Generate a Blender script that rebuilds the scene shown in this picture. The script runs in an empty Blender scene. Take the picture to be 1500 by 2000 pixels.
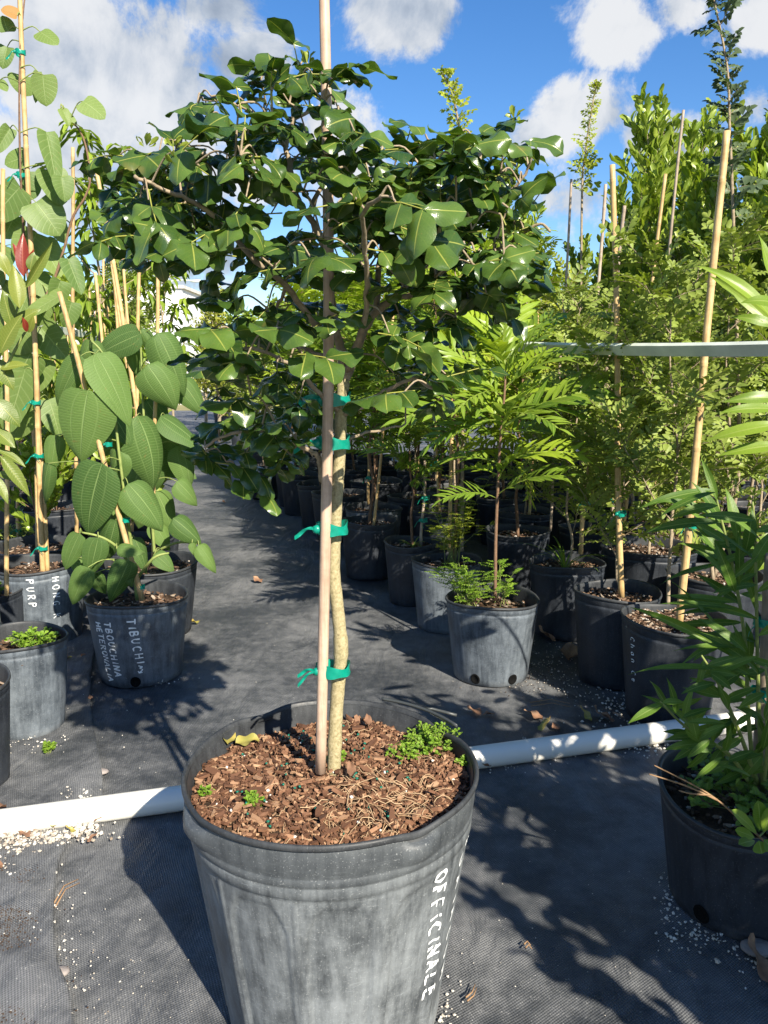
import bpy, math, random
from math import sin, cos, pi, radians, atan2, sqrt, hypot, exp
from mathutils import Vector, Matrix, noise

random.seed(11)
SC = bpy.context.scene
COL = SC.collection

# ------------------------------------------------------------------ camera
F_PX = 1550.0                      # focal length in pixels of the 1500 x 2000 photograph
PITCH = radians(10.3)
CAM = Vector((0, 0, 1.0))
cam_d = bpy.data.cameras.new('camera')
cam_d.sensor_fit = 'VERTICAL'
cam_d.sensor_height = 36.0
cam_d.lens = F_PX / 2000 * 36.0
cam_d.clip_start = 0.02
cam_d.clip_end = 2000
cam = bpy.data.objects.new('camera', cam_d)
COL.objects.link(cam)
cam.location = CAM
cam.rotation_euler = (pi / 2 - PITCH, 0, 0)
SC.camera = cam

# ------------------------------------------------------------------ light
SUN_EL, SUN_AZ = radians(36.0), radians(29.0)      # sun behind the camera to the right
SUN_DIR = Vector((sin(SUN_AZ) * cos(SUN_EL), -cos(SUN_AZ) * cos(SUN_EL), sin(SUN_EL)))
sun_d = bpy.data.lights.new('sun', 'SUN')
sun_d.energy = 5.0
sun_d.angle = radians(0.55)
sun_d.color = (1.0, 0.92, 0.78)
sun = bpy.data.objects.new('sun', sun_d)
COL.objects.link(sun)
sun.rotation_euler = SUN_DIR.to_track_quat('Z', 'Y').to_euler()

SC.view_settings.view_transform = 'Standard'
SC.view_settings.look = 'None'
SC.view_settings.gamma = 1.0
SC.view_settings.exposure = 1.15
SC.view_settings.use_curve_mapping = False
SC.cycles.max_bounces = 4
SC.cycles.diffuse_bounces = 2
SC.cycles.glossy_bounces = 2
SC.cycles.transmission_bounces = 3
SC.cycles.transparent_max_bounces = 3

FW = Vector((0, cos(PITCH), -sin(PITCH)))
UPV = Vector((0, sin(PITCH), cos(PITCH)))


def ray(px, py):
    return FW + Vector(((px - 750) / F_PX, 0, 0)) - UPV * ((py - 1000) / F_PX)


def ath(px, py, h=0.0):            # point seen at (px, py) that lies at height h
    r = ray(px, py)
    return CAM + r * ((h - CAM.z) / r.z)


def aty(px, py, Y):                # point seen at (px, py) in the upright plane y = Y
    r = ray(px, py)
    return CAM + r * (Y / r.y)


def pxsize(p):                     # metres per photograph pixel at p
    return (p - CAM).dot(FW) / F_PX


# ------------------------------------------------------------------ sky
world = bpy.data.worlds.new('World')
SC.world = world
world.use_nodes = True


class NT:
    def __init__(self, tree):
        self.t = tree
        tree.nodes.clear()

    def n(self, typ, **kw):
        nd = self.t.nodes.new(typ)
        for k, v in kw.items():
            if k.startswith('i_'):
                key = k[2:]
                nd.inputs[int(key) if key.isdigit() else key.replace('_', ' ')].default_value = v
            else:
                setattr(nd, k, v)
        return nd

    def l(self, a, b):
        self.t.links.new(a, b)

    def inp(self, nd, key, v):
        s = nd.inputs[key]
        if hasattr(v, 'is_linked') or isinstance(v, bpy.types.NodeSocket):
            self.l(v, s)
        else:
            s.default_value = v

    def math(self, op, a, b=0.0, c=None, clamp=False):
        nd = self.n('ShaderNodeMath', operation=op, use_clamp=clamp)
        self.inp(nd, 0, a)
        self.inp(nd, 1, b)
        if c is not None:
            self.inp(nd, 2, c)
        return nd.outputs[0]

    def vmath(self, op, a, b=(0, 0, 0)):
        nd = self.n('ShaderNodeVectorMath', operation=op)
        self.inp(nd, 0, a)
        if op != 'LENGTH':
            self.inp(nd, 1, b)
        return nd.outputs['Value' if op in ('LENGTH', 'DOT_PRODUCT', 'DISTANCE') else 'Vector']

    def mix(self, f, a, b, blend='MIX'):
        nd = self.n('ShaderNodeMix', data_type='RGBA', blend_type=blend)
        self.inp(nd, 0, f)
        for k, v in ((6, a), (7, b)):
            if isinstance(v, tuple) and len(v) == 3:
                v = (*v, 1)
            self.inp(nd, k, v)
        return nd.outputs[2]

    def noise(self, vec, scale, detail=4.0, rough=0.55, dist=0.0):
        nd = self.n('ShaderNodeTexNoise')
        if vec is not None:
            self.l(vec, nd.inputs['Vector'])
        nd.inputs['Scale'].default_value = scale
        nd.inputs['Detail'].default_value = detail
        nd.inputs['Roughness'].default_value = rough
        nd.inputs['Distortion'].default_value = dist
        return nd.outputs[0]

    def ramp(self, f, stops, interp='LINEAR'):
        nd = self.n('ShaderNodeValToRGB')
        nd.color_ramp.interpolation = interp
        el = nd.color_ramp.elements
        while len(el) < len(stops):
            el.new(0.5)
        for e, (p, c) in zip(el, stops):
            e.position = p
            e.color = (*c, 1) if len(c) == 3 else c
        self.l(f, nd.inputs[0])
        return nd.outputs[0]

    def smooth(self, v, lo, hi, a=0.0, b=1.0):
        nd = self.n('ShaderNodeMapRange', interpolation_type='SMOOTHSTEP')
        self.inp(nd, 0, v)
        nd.inputs[1].default_value = lo
        nd.inputs[2].default_value = hi
        nd.inputs[3].default_value = a
        nd.inputs[4].default_value = b
        return nd.outputs[0]


def sky_dir(px, py):
    d = ray(px, py).normalized()
    return atan2(d.x, d.y), math.asin(d.z)


def build_sky():
    w = NT(world.node_tree)
    out = w.n('ShaderNodeOutputWorld')
    sky = w.n('ShaderNodeTexSky', sky_type='NISHITA', sun_disc=False)
    sky.sun_elevation = SUN_EL
    sky.sun_rotation = pi - SUN_AZ
    sky.air_density = 1.0
    sky.dust_density = 0.2
    sky.ozone_density = 3.0
    hs = w.n('ShaderNodeHueSaturation', i_Saturation=1.28, i_Value=0.53, i_Hue=0.507)
    w.l(sky.outputs[0], hs.inputs['Color'])
    bg = w.n('ShaderNodeBackground', i_Strength=0.15)
    w.l(hs.outputs[0], bg.inputs[0])
    tc = w.n('ShaderNodeTexCoord')
    d = tc.outputs['Generated']
    sep = w.n('ShaderNodeSeparateXYZ')
    w.l(d, sep.inputs[0])
    az = w.math('ARCTAN2', sep.outputs[0], sep.outputs[1])
    el = w.math('ARCSINE', sep.outputs[2])
    ae = w.n('ShaderNodeCombineXYZ')
    w.l(az, ae.inputs[0]); w.l(w.math('MULTIPLY', el, 1.8), ae.inputs[1])
    # cumulus banks: centre (photo pixel), half sizes in pixels, weight
    blobs = [(190, 130, 330, 190, 1.0), (60, 330, 300, 150, .9), (350, 330, 260, 110, .9), (420, 20, 120, 70, .75), (480, 120, 90, 85, .95),
             (800, 15, 180, 85, .85), (1215, 55, 125, 65, .82), (1330, 15, 110, 50, .75), (1490, 40, 110, 60, .8),
             (1130, 220, 140, 65, .85), (1050, 265, 110, 45, .7), (1150, 390, 150, 55, .6), (1480, 205, 80, 45, .55),
             (800, 420, 420, 90, .62), (330, 480, 300, 90, .8), (650, 250, 200, 60, .5), (1300, 270, 130, 60, .6)]
    field = None
    for (px, py, sx, sy, wt) in blobs:
        a, e = sky_dir(px, py)
        ln = w.vmath('DISTANCE', ae.outputs[0], (a, e * 1.8, 0))
        f = w.math('MULTIPLY_ADD', ln, -wt * F_PX / sqrt(sx * sy * 1.8), wt)
        field = f if field is None else w.math('MAXIMUM', field, f)
    # elsewhere the same broken cumulus, from noise alone
    low = w.noise(d, 2.4, 1.0, 0.5)
    gen = w.math('MULTIPLY_ADD', low, 3.0, -1.72)
    away = w.smooth(w.math('ABSOLUTE', az), 0.62, 0.9)
    gen = w.math('MULTIPLY', gen, away)
    gen = w.math('ADD', gen, w.math('MULTIPLY_ADD', away, 0.5, -0.5))
    field = w.math('MAXIMUM', field, gen)
    fb = w.noise(d, 7.5, 7.0, 0.66, 0.3)
    fs = w.math('MULTIPLY_ADD', fb, 2.1, -1.05)
    dens = w.math('ADD', field, fs)
    mask = w.smooth(dens, 0.13, 0.46)
    up = w.n('ShaderNodeVectorMath', operation='ADD')
    w.l(d, up.inputs[0]); up.inputs[1].default_value = (0.015, -0.01, 0.035)
    fb2 = w.noise(up.outputs[0], 6.5, 3.0, 0.6, 0.25)
    shade = w.math('SUBTRACT', fb, fb2)
    lit = w.smooth(w.math('MULTIPLY_ADD', dens, -0.23, w.math('MULTIPLY_ADD', shade, 1.6, 0.62)), 0.1, 0.75)
    col = w.ramp(lit, [(0.0, (.34, .41, .52)), (0.45, (.56, .63, .73)), (1.0, (.98, .99, 1.0))])
    bgc = w.n('ShaderNodeBackground', i_Strength=0.405)
    w.l(col, bgc.inputs[0])
    m = w.n('ShaderNodeMixShader')
    w.l(w.math('MULTIPLY', mask, 0.94), m.inputs[0])
    w.l(bg.outputs[0], m.inputs[1]); w.l(bgc.outputs[0], m.inputs[2])
    w.l(m.outputs[0], out.inputs[0])


build_sky()


# ------------------------------------------------------------------ helpers
class MB:
    """collects faces; build() links them as one mesh object"""
    def __init__(self):
        self.v, self.f, self.uv, self.r = [], [], [], []

    def add(self, vs, fs, uv=None, r=0.0):
        o = len(self.v)
        self.v.extend(vs)
        self.uv.extend(uv if uv else [(0.5, 0.5)] * len(vs))
        self.r.extend([r] * len(vs))
        self.f.extend([tuple(i + o for i in f) for f in fs])

    def mesh(self, name, smooth=True, uv=True):
        me = bpy.data.meshes.new(name)
        me.from_pydata([tuple(p) for p in self.v], [], self.f)
        if uv and self.f:
            lay = me.uv_layers.new(name='UVMap')
            idx = [0] * len(me.loops)
            me.loops.foreach_get('vertex_index', idx)
            flat = []
            for i in idx:
                flat.extend(self.uv[i])
            lay.data.foreach_set('uv', flat)
        at = me.attributes.new('rnd', 'FLOAT', 'POINT')
        at.data.foreach_set('value', self.r)
        if smooth:
            me.polygons.foreach_set('use_smooth', [True] * len(me.polygons))
        me.update()
        return me

    def build(self, name, m, parent=None, smooth=True, loc=None):
        return link(name, self.mesh(name, smooth), m, parent, loc)


def link(name, me, m, parent=None, loc=None):
    if m is not None and not me.materials:
        me.materials.append(m)
    o = bpy.data.objects.new(name, me)
    COL.objects.link(o)
    if parent:
        o.parent = parent
    if loc is not None:
        o.location = loc
    return o


def tag(o, label=None, cat=None, group=None, kind=None):
    for k, v in (('label', label), ('category', cat), ('group', group), ('kind', kind)):
        if v:
            o[k] = v
    return o


def thing(name, label, cat, loc, group=None):
    o = bpy.data.objects.new(name, None)
    o.empty_display_size = 0.05
    COL.objects.link(o)
    o.location = loc
    return tag(o, label, cat, group)


def frame(d, n):
    y = d.normalized()
    x = y.cross(n)
    if x.length < 1e-4:
        x = y.cross(Vector((0.3, 0.2, 1)))
    x.normalize()
    z = x.cross(y)
    return Matrix((x, y, z)).transposed()


def rnd(a, b):
    return random.uniform(a, b)


def rvec(s=1.0):
    return Vector((rnd(-s, s), rnd(-s, s), rnd(-s, s)))


def smooth_pts(pts, k=4):
    """Catmull-Rom through (point) list"""
    P = [Vector(p) for p in pts]
    if len(P) < 3:
        return [P[0].lerp(P[-1], i / k) for i in range(k + 1)]
    out = []
    for i in range(len(P) - 1):
        p0 = P[max(i - 1, 0)]; p1 = P[i]; p2 = P[i + 1]; p3 = P[min(i + 2, len(P) - 1)]
        for j in range(k):
            t = j / k
            out.append(0.5 * ((2 * p1) + (p2 - p0) * t + (2 * p0 - 5 * p1 + 4 * p2 - p3) * t * t + (3 * p1 - p0 - 3 * p2 + p3) * t ** 3))
    out.append(P[-1])
    return out


def tube(mb, pts, rad, seg=6, r=0.0, cap=True, vs=None):
    """rad: number, (r0, r1) or list"""
    n = len(pts)
    if isinstance(rad, (int, float)):
        rad = [rad] * n
    elif isinstance(rad, tuple):
        rad = [rad[0] + (rad[1] - rad[0]) * i / (n - 1) for i in range(n)]
    vs_, fs, uv = [], [], []
    ref = None
    ln = 0.0
    for i, p in enumerate(pts):
        d = (pts[min(i + 1, n - 1)] - pts[max(i - 1, 0)])
        if d.length < 1e-9:
            d = Vector((0, 0, 1))
        d.normalize()
        if ref is None:
            ref = Vector((1, 0, 0)) if abs(d.x) < 0.8 else Vector((0, 1, 0))
        a = ref - d * ref.dot(d)
        a.normalize()
        ref = a
        b = d.cross(a)
        if i:
            ln += (pts[i] - pts[i - 1]).length
        for k in range(seg):
            t = 2 * pi * k / seg
            vs_.append(p + (a * cos(t) + b * sin(t)) * rad[i])
            uv.append((k / seg, ln))
    for i in range(n - 1):
        for k in range(seg):
            k2 = (k + 1) % seg
            fs.append((i * seg + k, i * seg + k2, (i + 1) * seg + k2, (i + 1) * seg + k))
    if cap:
        fs.append(tuple(range(seg - 1, -1, -1)))
        fs.append(tuple((n - 1) * seg + k for k in range(seg)))
    mb.add(vs_, fs, uv, r)


def box(mb, c, s, rot=None, r=0.0):
    vs = []
    for dx in (-.5, .5):
        for dy in (-.5, .5):
            for dz in (-.5, .5):
                p = Vector((dx * s[0], dy * s[1], dz * s[2]))
                if rot:
                    p = rot @ p
                vs.append(Vector(c) + p)
    mb.add(vs, [(0, 1, 3, 2), (4, 6, 7, 5), (0, 4, 5, 1), (2, 3, 7, 6), (0, 2, 6, 4), (1, 5, 7, 3)], None, r)


WID = {
    'oval': lambda t: max(0.0, sin(pi * min(1, t ** 0.92))) ** 0.52,
    'obov': lambda t: max(0.0, sin(pi * t ** 1.3)) ** 0.62,
    'ovate': lambda t: max(0.0, sin(pi * t ** 0.62)) ** 0.80,
    'heart': lambda t: (max(0.0, 1 - (1 - t / .30) ** 2) ** .5 if t < .30 else 1.0) * max(0.0, 1 - max(0, (t - 0.32) / 0.68) ** 2.1) ** 0.7,
    'lance': lambda t: max(0.0, sin(pi * t ** 0.8)) ** 0.95,
}


def leaf_geo(L, W, kind='oval', fold=0.25, curl=0.5, wave=0.0, nl=8, nw=2, twist=0.0, cup=0.0, seed=0.0, lobe=0.0, thick=0.0):
    """leaf with its base at the origin, length along +Y, upper face +Z"""
    vs, uv, fs = [], [], []
    y = z = 0.0
    w = WID[kind]
    for i in range(nl + 1):
        t = i / nl
        if i:
            a = curl * (t - 0.5 / nl) * 1.0
            y += cos(a) * L / nl
            z -= sin(a) * L / nl
        hw = W * 0.5 * max(w(t), 0.015)
        tw = twist * t
        for k in range(-nw, nw + 1):
            u = k / nw
            x = hw * u
            zz = abs(x) * fold - cup * (abs(u) ** 2) * hw + wave * L * (abs(u) ** 1.5) * sin(t * 9.5 + seed * 6 + (1.3 if k > 0 else 0))
            yy = -lobe * L * (abs(x) / (W * .5)) ** 1.2 * (1 - t) ** 1.6
            xx, zz2 = x * cos(tw) - zz * sin(tw), x * sin(tw) + zz * cos(tw)
            an = curl * t
            vs.append(Vector((xx, y + yy + zz2 * sin(an), z + zz2 * cos(an))))
            uv.append((0.5 + 0.5 * u * (w(t) if kind == 'x' else 1), t))
    m = 2 * nw + 1
    for i in range(nl):
        for k in range(m - 1):
            a = i * m + k
            fs.append((a, a + 1, a + m + 1, a + m))
    return vs, fs, uv


def leaf_mesh(name, **kw):
    mb = MB()
    vs, fs, uv = leaf_geo(**kw)
    mb.add(vs, fs, uv)
    me = mb.mesh(name)
    me['w0'] = kw['W'] / kw['L']
    return me


def small_leaf(mb, base, d, n, L, W, r, broad=0.5, fold=0.18, droop=0.12):
    """six-vertex leaf for crowns"""
    M = frame(d, n)
    x, y, z = M.col[0], M.col[1], M.col[2]
    mid = base + y * (L * broad) + z * (L * 0.04)
    tip = base + y * L - z * (L * droop)
    q = base + y * (L * (broad + 1) * 0.56) - z * (L * droop * 0.3)
    h = W * 0.5
    up = z * (h * fold * 2)
    mb.add([base, mid - x * h + up, mid, mid + x * h + up, tip, q - x * h * 0.72 + up * .7, q + x * h * 0.72 + up * .7],
           [(0, 2, 1), (0, 3, 2), (1, 2, 4, 5), (2, 3, 6, 4)],
           [(.5, 0), (0, broad), (.5, broad), (1, broad), (.5, 1), (.1, .8), (.9, .8)], r)


def pinnate(mb, wood, base, d, n, L, pairs, lL, lW, droop=0.5, ang=1.0, broad=0.5, terminal=True, rr=0.0011):
    """a compound leaf: rachis with leaflets in pairs"""
    d = d.normalized()
    pts = [base]
    dd = d.copy()
    k = pairs + 1
    for i in range(k):
        dd = (dd + Vector((0, 0, -droop / k))).normalized()
        pts.append(pts[-1] + dd * (L / k))
    if wood is not None:
        tube(wood, pts, (rr, rr * 0.5), 3, 0.9, cap=False)
    r0 = random.random()
    for i in range(1, k + 1):
        dd = (pts[i] - pts[i - 1]).normalized()
        M = frame(dd, n)
        x, z = M.col[0], M.col[2]
        sc = 0.75 + 0.5 * sin(pi * (i / k) ** 0.8)
        for s in (-1, 1):
            ld = (dd * cos(ang) + x * (s * sin(ang)) + z * rnd(-.12, .22)).normalized()
            small_leaf(mb, pts[i], ld, (z + rvec(.25)).normalized(), lL * sc * rnd(.9, 1.1), lW * sc, (r0 + rnd(-.12, .12)) % 1.0, broad)
    if terminal:
        small_leaf(mb, pts[-1], dd, z, lL, lW, r0, broad)


# ------------------------------------------------------------------ materials
def new_mat(name):
    m = bpy.data.materials.new(name)
    m.use_nodes = True
    return m, NT(m.node_tree)


def principled(t, col=(.5, .5, .5), rough=0.6, spec=0.5, **kw):
    b = t.n('ShaderNodeBsdfPrincipled')
    t.inp(b, 'Base Color', (*col, 1) if isinstance(col, tuple) else col)
    t.inp(b, 'Roughness', rough)
    t.inp(b, 'Specular IOR Level', spec)
    for k, v in kw.items():
        t.inp(b, k.replace('_', ' '), v)
    return b


def finish(t, sh):
    o = t.n('ShaderNodeOutputMaterial')
    t.l(sh, o.inputs[0])


def bump(t, h, strength=0.4, dist=0.002):
    b = t.n('ShaderNodeBump', i_Strength=strength, i_Distance=dist)
    t.l(h, b.inputs['Height'])
    return b.outputs[0]


def leaf_mat(name, a, b, vein=None, rough=0.4, spec=0.5, trans=0.3, tcol=None, sec=0.0, nsec=9.0, slope=5.0, bumpy=0.15, under=None, midw=0.035, long=0.0, spots=0.0):
    m, t = new_mat(name)
    oi = t.n('ShaderNodeObjectInfo')
    at = t.n('ShaderNodeAttribute', attribute_name='rnd')
    f = t.math('FRACT', t.math('ADD', oi.outputs['Random'], at.outputs['Fac']))
    tc = t.n('ShaderNodeTexCoord')
    nz = t.noise(tc.outputs['Object'], 38.0, 3.0)
    f2 = t.math('ADD', t.math('MULTIPLY', f, 0.8), t.math('MULTIPLY_ADD', nz, 0.5, -0.15), clamp=True)
    col = t.mix(f2, a, b)
    uv = t.n('ShaderNodeSeparateXYZ')
    t.l(tc.outputs['UV'], uv.inputs[0])
    du = t.math('ABSOLUTE', t.math('SUBTRACT', uv.outputs[0], 0.5))
    height = None
    if vein:
        mid = t.smooth(du, midw * 0.4, midw, 1.0, 0.0)
        vm = mid
        if sec > 0:
            ph = t.math('SUBTRACT', t.math('MULTIPLY', uv.outputs[1], nsec), t.math('MULTIPLY', du, slope))
            tri = t.math('PINGPONG', ph, 0.5)
            sv = t.smooth(tri, 0.02, 0.13, sec, 0.0)
            vm = t.math('MAXIMUM', mid, sv)
        if long:
            dl = t.math('ABSOLUTE', t.math('SUBTRACT', du, 0.22))
            vm = t.math('MAXIMUM', vm, t.smooth(dl, .006, .02, long, 0.0))
        col = t.mix(t.math('MULTIPLY', vm, 0.75), col, vein)
        height = vm
    if spots:
        sn = t.noise(t.vmath('ADD', tc.outputs['Object'], t.vmath('MULTIPLY', oi.outputs['Location'], (37.0, 41.0, 29.0))), 13.0, 3.0, .6)
        col = t.mix(t.smooth(sn, .64, .72, 0.0, spots), col, (.22, .16, .05))
    if under:
        ge = t.n('ShaderNodeNewGeometry')
        col = t.mix(t.math('MULTIPLY', ge.outputs['Backfacing'], 0.75), col, under)
    p = principled(t, col, rough, spec)
    if height is not None and bumpy > 0:
        hh = t.math('MULTIPLY_ADD', nz, 0.6, t.math('MULTIPLY', height, -1.0))
        t.l(bump(t, hh, bumpy, 0.0015), p.inputs['Normal'])
    tr = t.n('ShaderNodeBsdfTranslucent')
    tm = t.mix(1.0, col, (*(tcol or (1.0, 1.0, 0.45)), 1), 'MULTIPLY')
    bc = t.n('ShaderNodeBrightContrast', i_Bright=0.02)
    t.l(tm, bc.inputs[0])
    t.l(tm, tr.inputs[0])
    mx = t.n('ShaderNodeMixShader', i_0=trans)
    t.l(p.outputs[0], mx.inputs[1]); t.l(tr.outputs[0], mx.inputs[2])
    finish(t, mx.outputs[0])
    return m


def noise_mat(name, stops, scale, rough=0.7, spec=0.3, detail=6.0, bump_s=0.3, bump_d=0.003, stretch=None, attr=False, bscale=None):
    m, t = new_mat(name)
    tc = t.n('ShaderNodeTexCoord')
    v = tc.outputs['Object']
    if stretch:
        v = t.vmath('MULTIPLY', v, stretch)
    f = t.noise(v, scale, detail, 0.62)
    if attr:
        at = t.n('ShaderNodeAttribute', attribute_name='rnd')
        f = t.math('MULTIPLY_ADD', f, 0.35, t.math('MULTIPLY', at.outputs['Fac'], 0.72))
    c = t.ramp(f, stops)
    p = principled(t, c, rough, spec)
    if bump_s:
        h = t.noise(v, bscale or scale * 3, 5.0, 0.65)
        t.l(bump(t, h, bump_s, bump_d), p.inputs['Normal'])
    finish(t, p.outputs[0])
    return m


def pot_mat(name, dark, light, dust, band=None):
    """weathered black nursery plastic with pale dust streaks"""
    m, t = new_mat(name)
    tc = t.n('ShaderNodeTexCoord')
    o = tc.outputs['Object']
    oi = t.n('ShaderNodeObjectInfo')
    off = t.n('ShaderNodeCombineXYZ')
    t.l(t.math('MULTIPLY', oi.outputs['Random'], 9.0), off.inputs[0])
    o = t.vmath('ADD', o, off.outputs[0])
    streak = t.noise(t.vmath('MULTIPLY', o, (1.0, 1.0, 0.07)), 70.0, 6.0, 0.7)
    cloud = t.noise(o, 10.0, 8.0, 0.74)
    speck = t.noise(o, 420.0, 2.0, 0.5)
    f = t.math('ADD', t.math('MULTIPLY', streak, 0.5), t.math('MULTIPLY', cloud, 0.75))
    f = t.smooth(f, 0.40, 0.86)
    scr = t.noise(t.vmath('MULTIPLY', o, (1.0, 1.0, 7.0)), 30.0, 3.0, 0.7, 0.6)
    f = t.math('ADD', f, t.smooth(scr, .60, .70, 0.0, .28), clamp=True)
    sx0 = t.n('ShaderNodeSeparateXYZ')
    t.l(tc.outputs['Object'], sx0.inputs[0])
    if band:                                                      # the band under the lip has chalked less
        f = t.math('MULTIPLY', f, t.smooth(t.math('MULTIPLY_ADD', cloud, .03, sx0.outputs[2]), band + .012, band + .045, 1.0, .35))
    c = t.mix(f, dark, light)
    c = t.mix(t.smooth(speck, 0.6, 0.78, 0.0, 0.55), c, dust)
    sx = t.n('ShaderNodeSeparateXYZ')
    t.l(tc.outputs['Object'], sx.inputs[0])
    foot = t.smooth(sx.outputs[2], 0.0, 0.035, 0.5, 0.0)          # soil splashed on the foot
    c = t.mix(t.math('MULTIPLY', foot, t.smooth(cloud, .4, .7)), c, dust)
    p = principled(t, c, t.math('MULTIPLY_ADD', f, 0.25, 0.42), 0.4)
    h = t.math('ADD', t.math('MULTIPLY', streak, 0.6), t.math('MULTIPLY', speck, 0.3))
    t.l(bump(t, h, 0.25, 0.0015), p.inputs['Normal'])
    finish(t, p.outputs[0])
    return m


def plain(name, col, rough=0.5, spec=0.4, var=0.15, scale=30.0, trans=0.0):
    m, t = new_mat(name)
    tc = t.n('ShaderNodeTexCoord')
    nz = t.noise(tc.outputs['Object'], scale, 4.0)
    lo = tuple(max(0, c * (1 - var * 1.6)) for c in col)
    hi = tuple(c * (1 + var) for c in col)
    c = t.mix(nz, lo, hi)
    p = principled(t, c, rough, spec)
    t.l(bump(t, nz, 0.15, 0.001), p.inputs['Normal'])
    s = p.outputs[0]
    if trans:
        tr = t.n('ShaderNodeBsdfTranslucent')
        t.l(c, tr.inputs[0])
        mx = t.n('ShaderNodeMixShader', i_0=trans)
        t.l(s, mx.inputs[1]); t.l(tr.outputs[0], mx.inputs[2])
        s = mx.outputs[0]
    finish(t, s)
    return m


def mat_weed():
    """black woven ground cloth, dusty, with a visible weave"""
    m, t = new_mat('woven_weed_mat')
    tc = t.n('ShaderNodeTexCoord')
    o = tc.outputs['Object']
    wob = t.n('ShaderNodeTexNoise', i_Scale=7.0, i_Detail=2.0)
    t.l(o, wob.inputs['Vector'])
    o2 = t.vmath('ADD', o, t.vmath('MULTIPLY', t.vmath('SUBTRACT', wob.outputs['Color'], (.5, .5, .5)), (.012, .012, 0)))
    rot = t.n('ShaderNodeVectorRotate', rotation_type='Z_AXIS', i_Angle=0.27)
    t.l(o2, rot.inputs['Vector'])
    s = t.n('ShaderNodeSeparateXYZ')
    t.l(rot.outputs[0], s.inputs[0])
    k = 2 * pi / 0.0056
    wx = t.math('SINE', t.math('MULTIPLY', s.outputs[0], k))
    wy = t.math('SINE', t.math('MULTIPLY', s.outputs[1], k * 0.8))
    weave = t.math('MULTIPLY_ADD', t.math('MULTIPLY', wx, wy), 0.5, 0.5)
    big = t.noise(o, 2.3, 7.0, 0.62)
    mid = t.noise(o, 24.0, 5.0, 0.6)
    fine = t.noise(o, 330.0, 3.0, 0.7)
    dust = t.smooth(t.math('ADD', t.math('MULTIPLY', big, 0.8), t.math('MULTIPLY', mid, 0.35)), 0.42, 0.78)
    c = t.mix(dust, (.044, .049, .055), (.245, .248, .25))
    c = t.mix(t.math('MULTIPLY', t.smooth(weave, .1, .75), 0.7), t.mix(0.68, c, (.02, .022, .025)), c)
    grit = t.smooth(fine, 0.60, 0.72)  # pale specks painted in as glints of the sunlit weave
    c = t.mix(t.math('MULTIPLY', grit, t.math('MULTIPLY_ADD', dust, 0.6, 0.25)), c, (.55, .54, .51))
    p = principled(t, c, t.math('MULTIPLY_ADD', dust, 0.25, 0.45), 0.4)
    h = t.math('ADD', t.math('MULTIPLY', weave, 1.0), t.math('MULTIPLY', fine, 0.5))
    b1 = t.n('ShaderNodeBump', i_Strength=0.5, i_Distance=0.0022)
    t.l(h, b1.inputs['Height'])
    b2 = t.n('ShaderNodeBump', i_Strength=0.7, i_Distance=0.02)
    t.l(t.noise(t.vmath('MULTIPLY', o, (1.0, .35, 1.0)), 9.0, 4.0, .55, 1.2), b2.inputs['Height'])
    t.l(b1.outputs[0], b2.inputs['Normal'])
    t.l(b2.outputs[0], p.inputs['Normal'])
    finish(t, p.outputs[0])
    return m


def mat_bamboo(name, a, b):
    m, t = new_mat(name)
    tc = t.n('ShaderNodeTexCoord')
    o = tc.outputs['Object']
    st = t.noise(t.vmath('MULTIPLY', o, (1, 1, .05)), 260.0, 4.0, 0.6)
    blot = t.noise(o, 22.0, 5.0, 0.65)
    oi = t.n('ShaderNodeObjectInfo')
    f = t.math('ADD', t.math('MULTIPLY', st, 0.55), t.math('MULTIPLY', blot, 0.65))
    c = t.mix(t.smooth(f, 0.38, 0.85), a, b)
    c = t.mix(t.smooth(blot, 0.62, 0.8, 0, .5), c, tuple(x * .55 for x in a))
    hs = t.n('ShaderNodeHueSaturation')
    t.l(t.math('MULTIPLY_ADD', oi.outputs['Random'], 0.4, 0.8), hs.inputs['Value'])
    t.l(c, hs.inputs['Color'])
    p = principled(t, hs.outputs[0], 0.5, 0.35)
    t.l(bump(t, st, 0.25, 0.0008), p.inputs['Normal'])
    finish(t, p.outputs[0])
    return m


M = {}
M['weed'] = mat_weed()
M['pot_grey'] = pot_mat('weathered_grey_plastic', (.036, .041, .046), (.205, .222, .232), (.36, .37, .37), band=.335)
M['pot_blue'] = pot_mat('dusty_blue_black_plastic', (.030, .038, .048), (.155, .18, .205), (.32, .34, .35))
M['pot_black'] = pot_mat('black_plastic', (.011, .014, .019), (.036, .042, .052), (.16, .165, .17))  # black plastic, taken darker to carry the shade under the foliage
M['rim'] = pot_mat('black_plastic_rim', (.016, .017, .019), (.050, .054, .058), (.12, .125, .13))
M['soil'] = noise_mat('potting_soil', [(0.2, (.022, .014, .009)), (0.5, (.06, .038, .024)), (0.75, (.13, .085, .052))], 70, .9, .2, bump_s=.9, bump_d=.008)
M['bits'] = noise_mat('potting_bits', [(0.05, (.035, .02, .013)), (0.4, (.11, .065, .04)), (0.62, (.22, .14, .09)), (0.75, (.34, .27, .2)), (0.86, (.50, .46, .41))], 60, .85, .2, bump_s=.3, attr=True)
M['bark'] = noise_mat('bark_chip', [(0.05, (.05, .024, .014)), (0.35, (.13, .062, .034)), (0.62, (.23, .12, .068)), (0.9, (.38, .24, .14))], 90, .8, .25, bump_s=.6, bump_d=.002, stretch=(1, .25, 1), attr=True)
M['straw'] = noise_mat('dry_roots', [(0.1, (.25, .15, .08)), (0.9, (.46, .33, .2))], 60, .8, .2, bump_s=0, attr=True)
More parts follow.
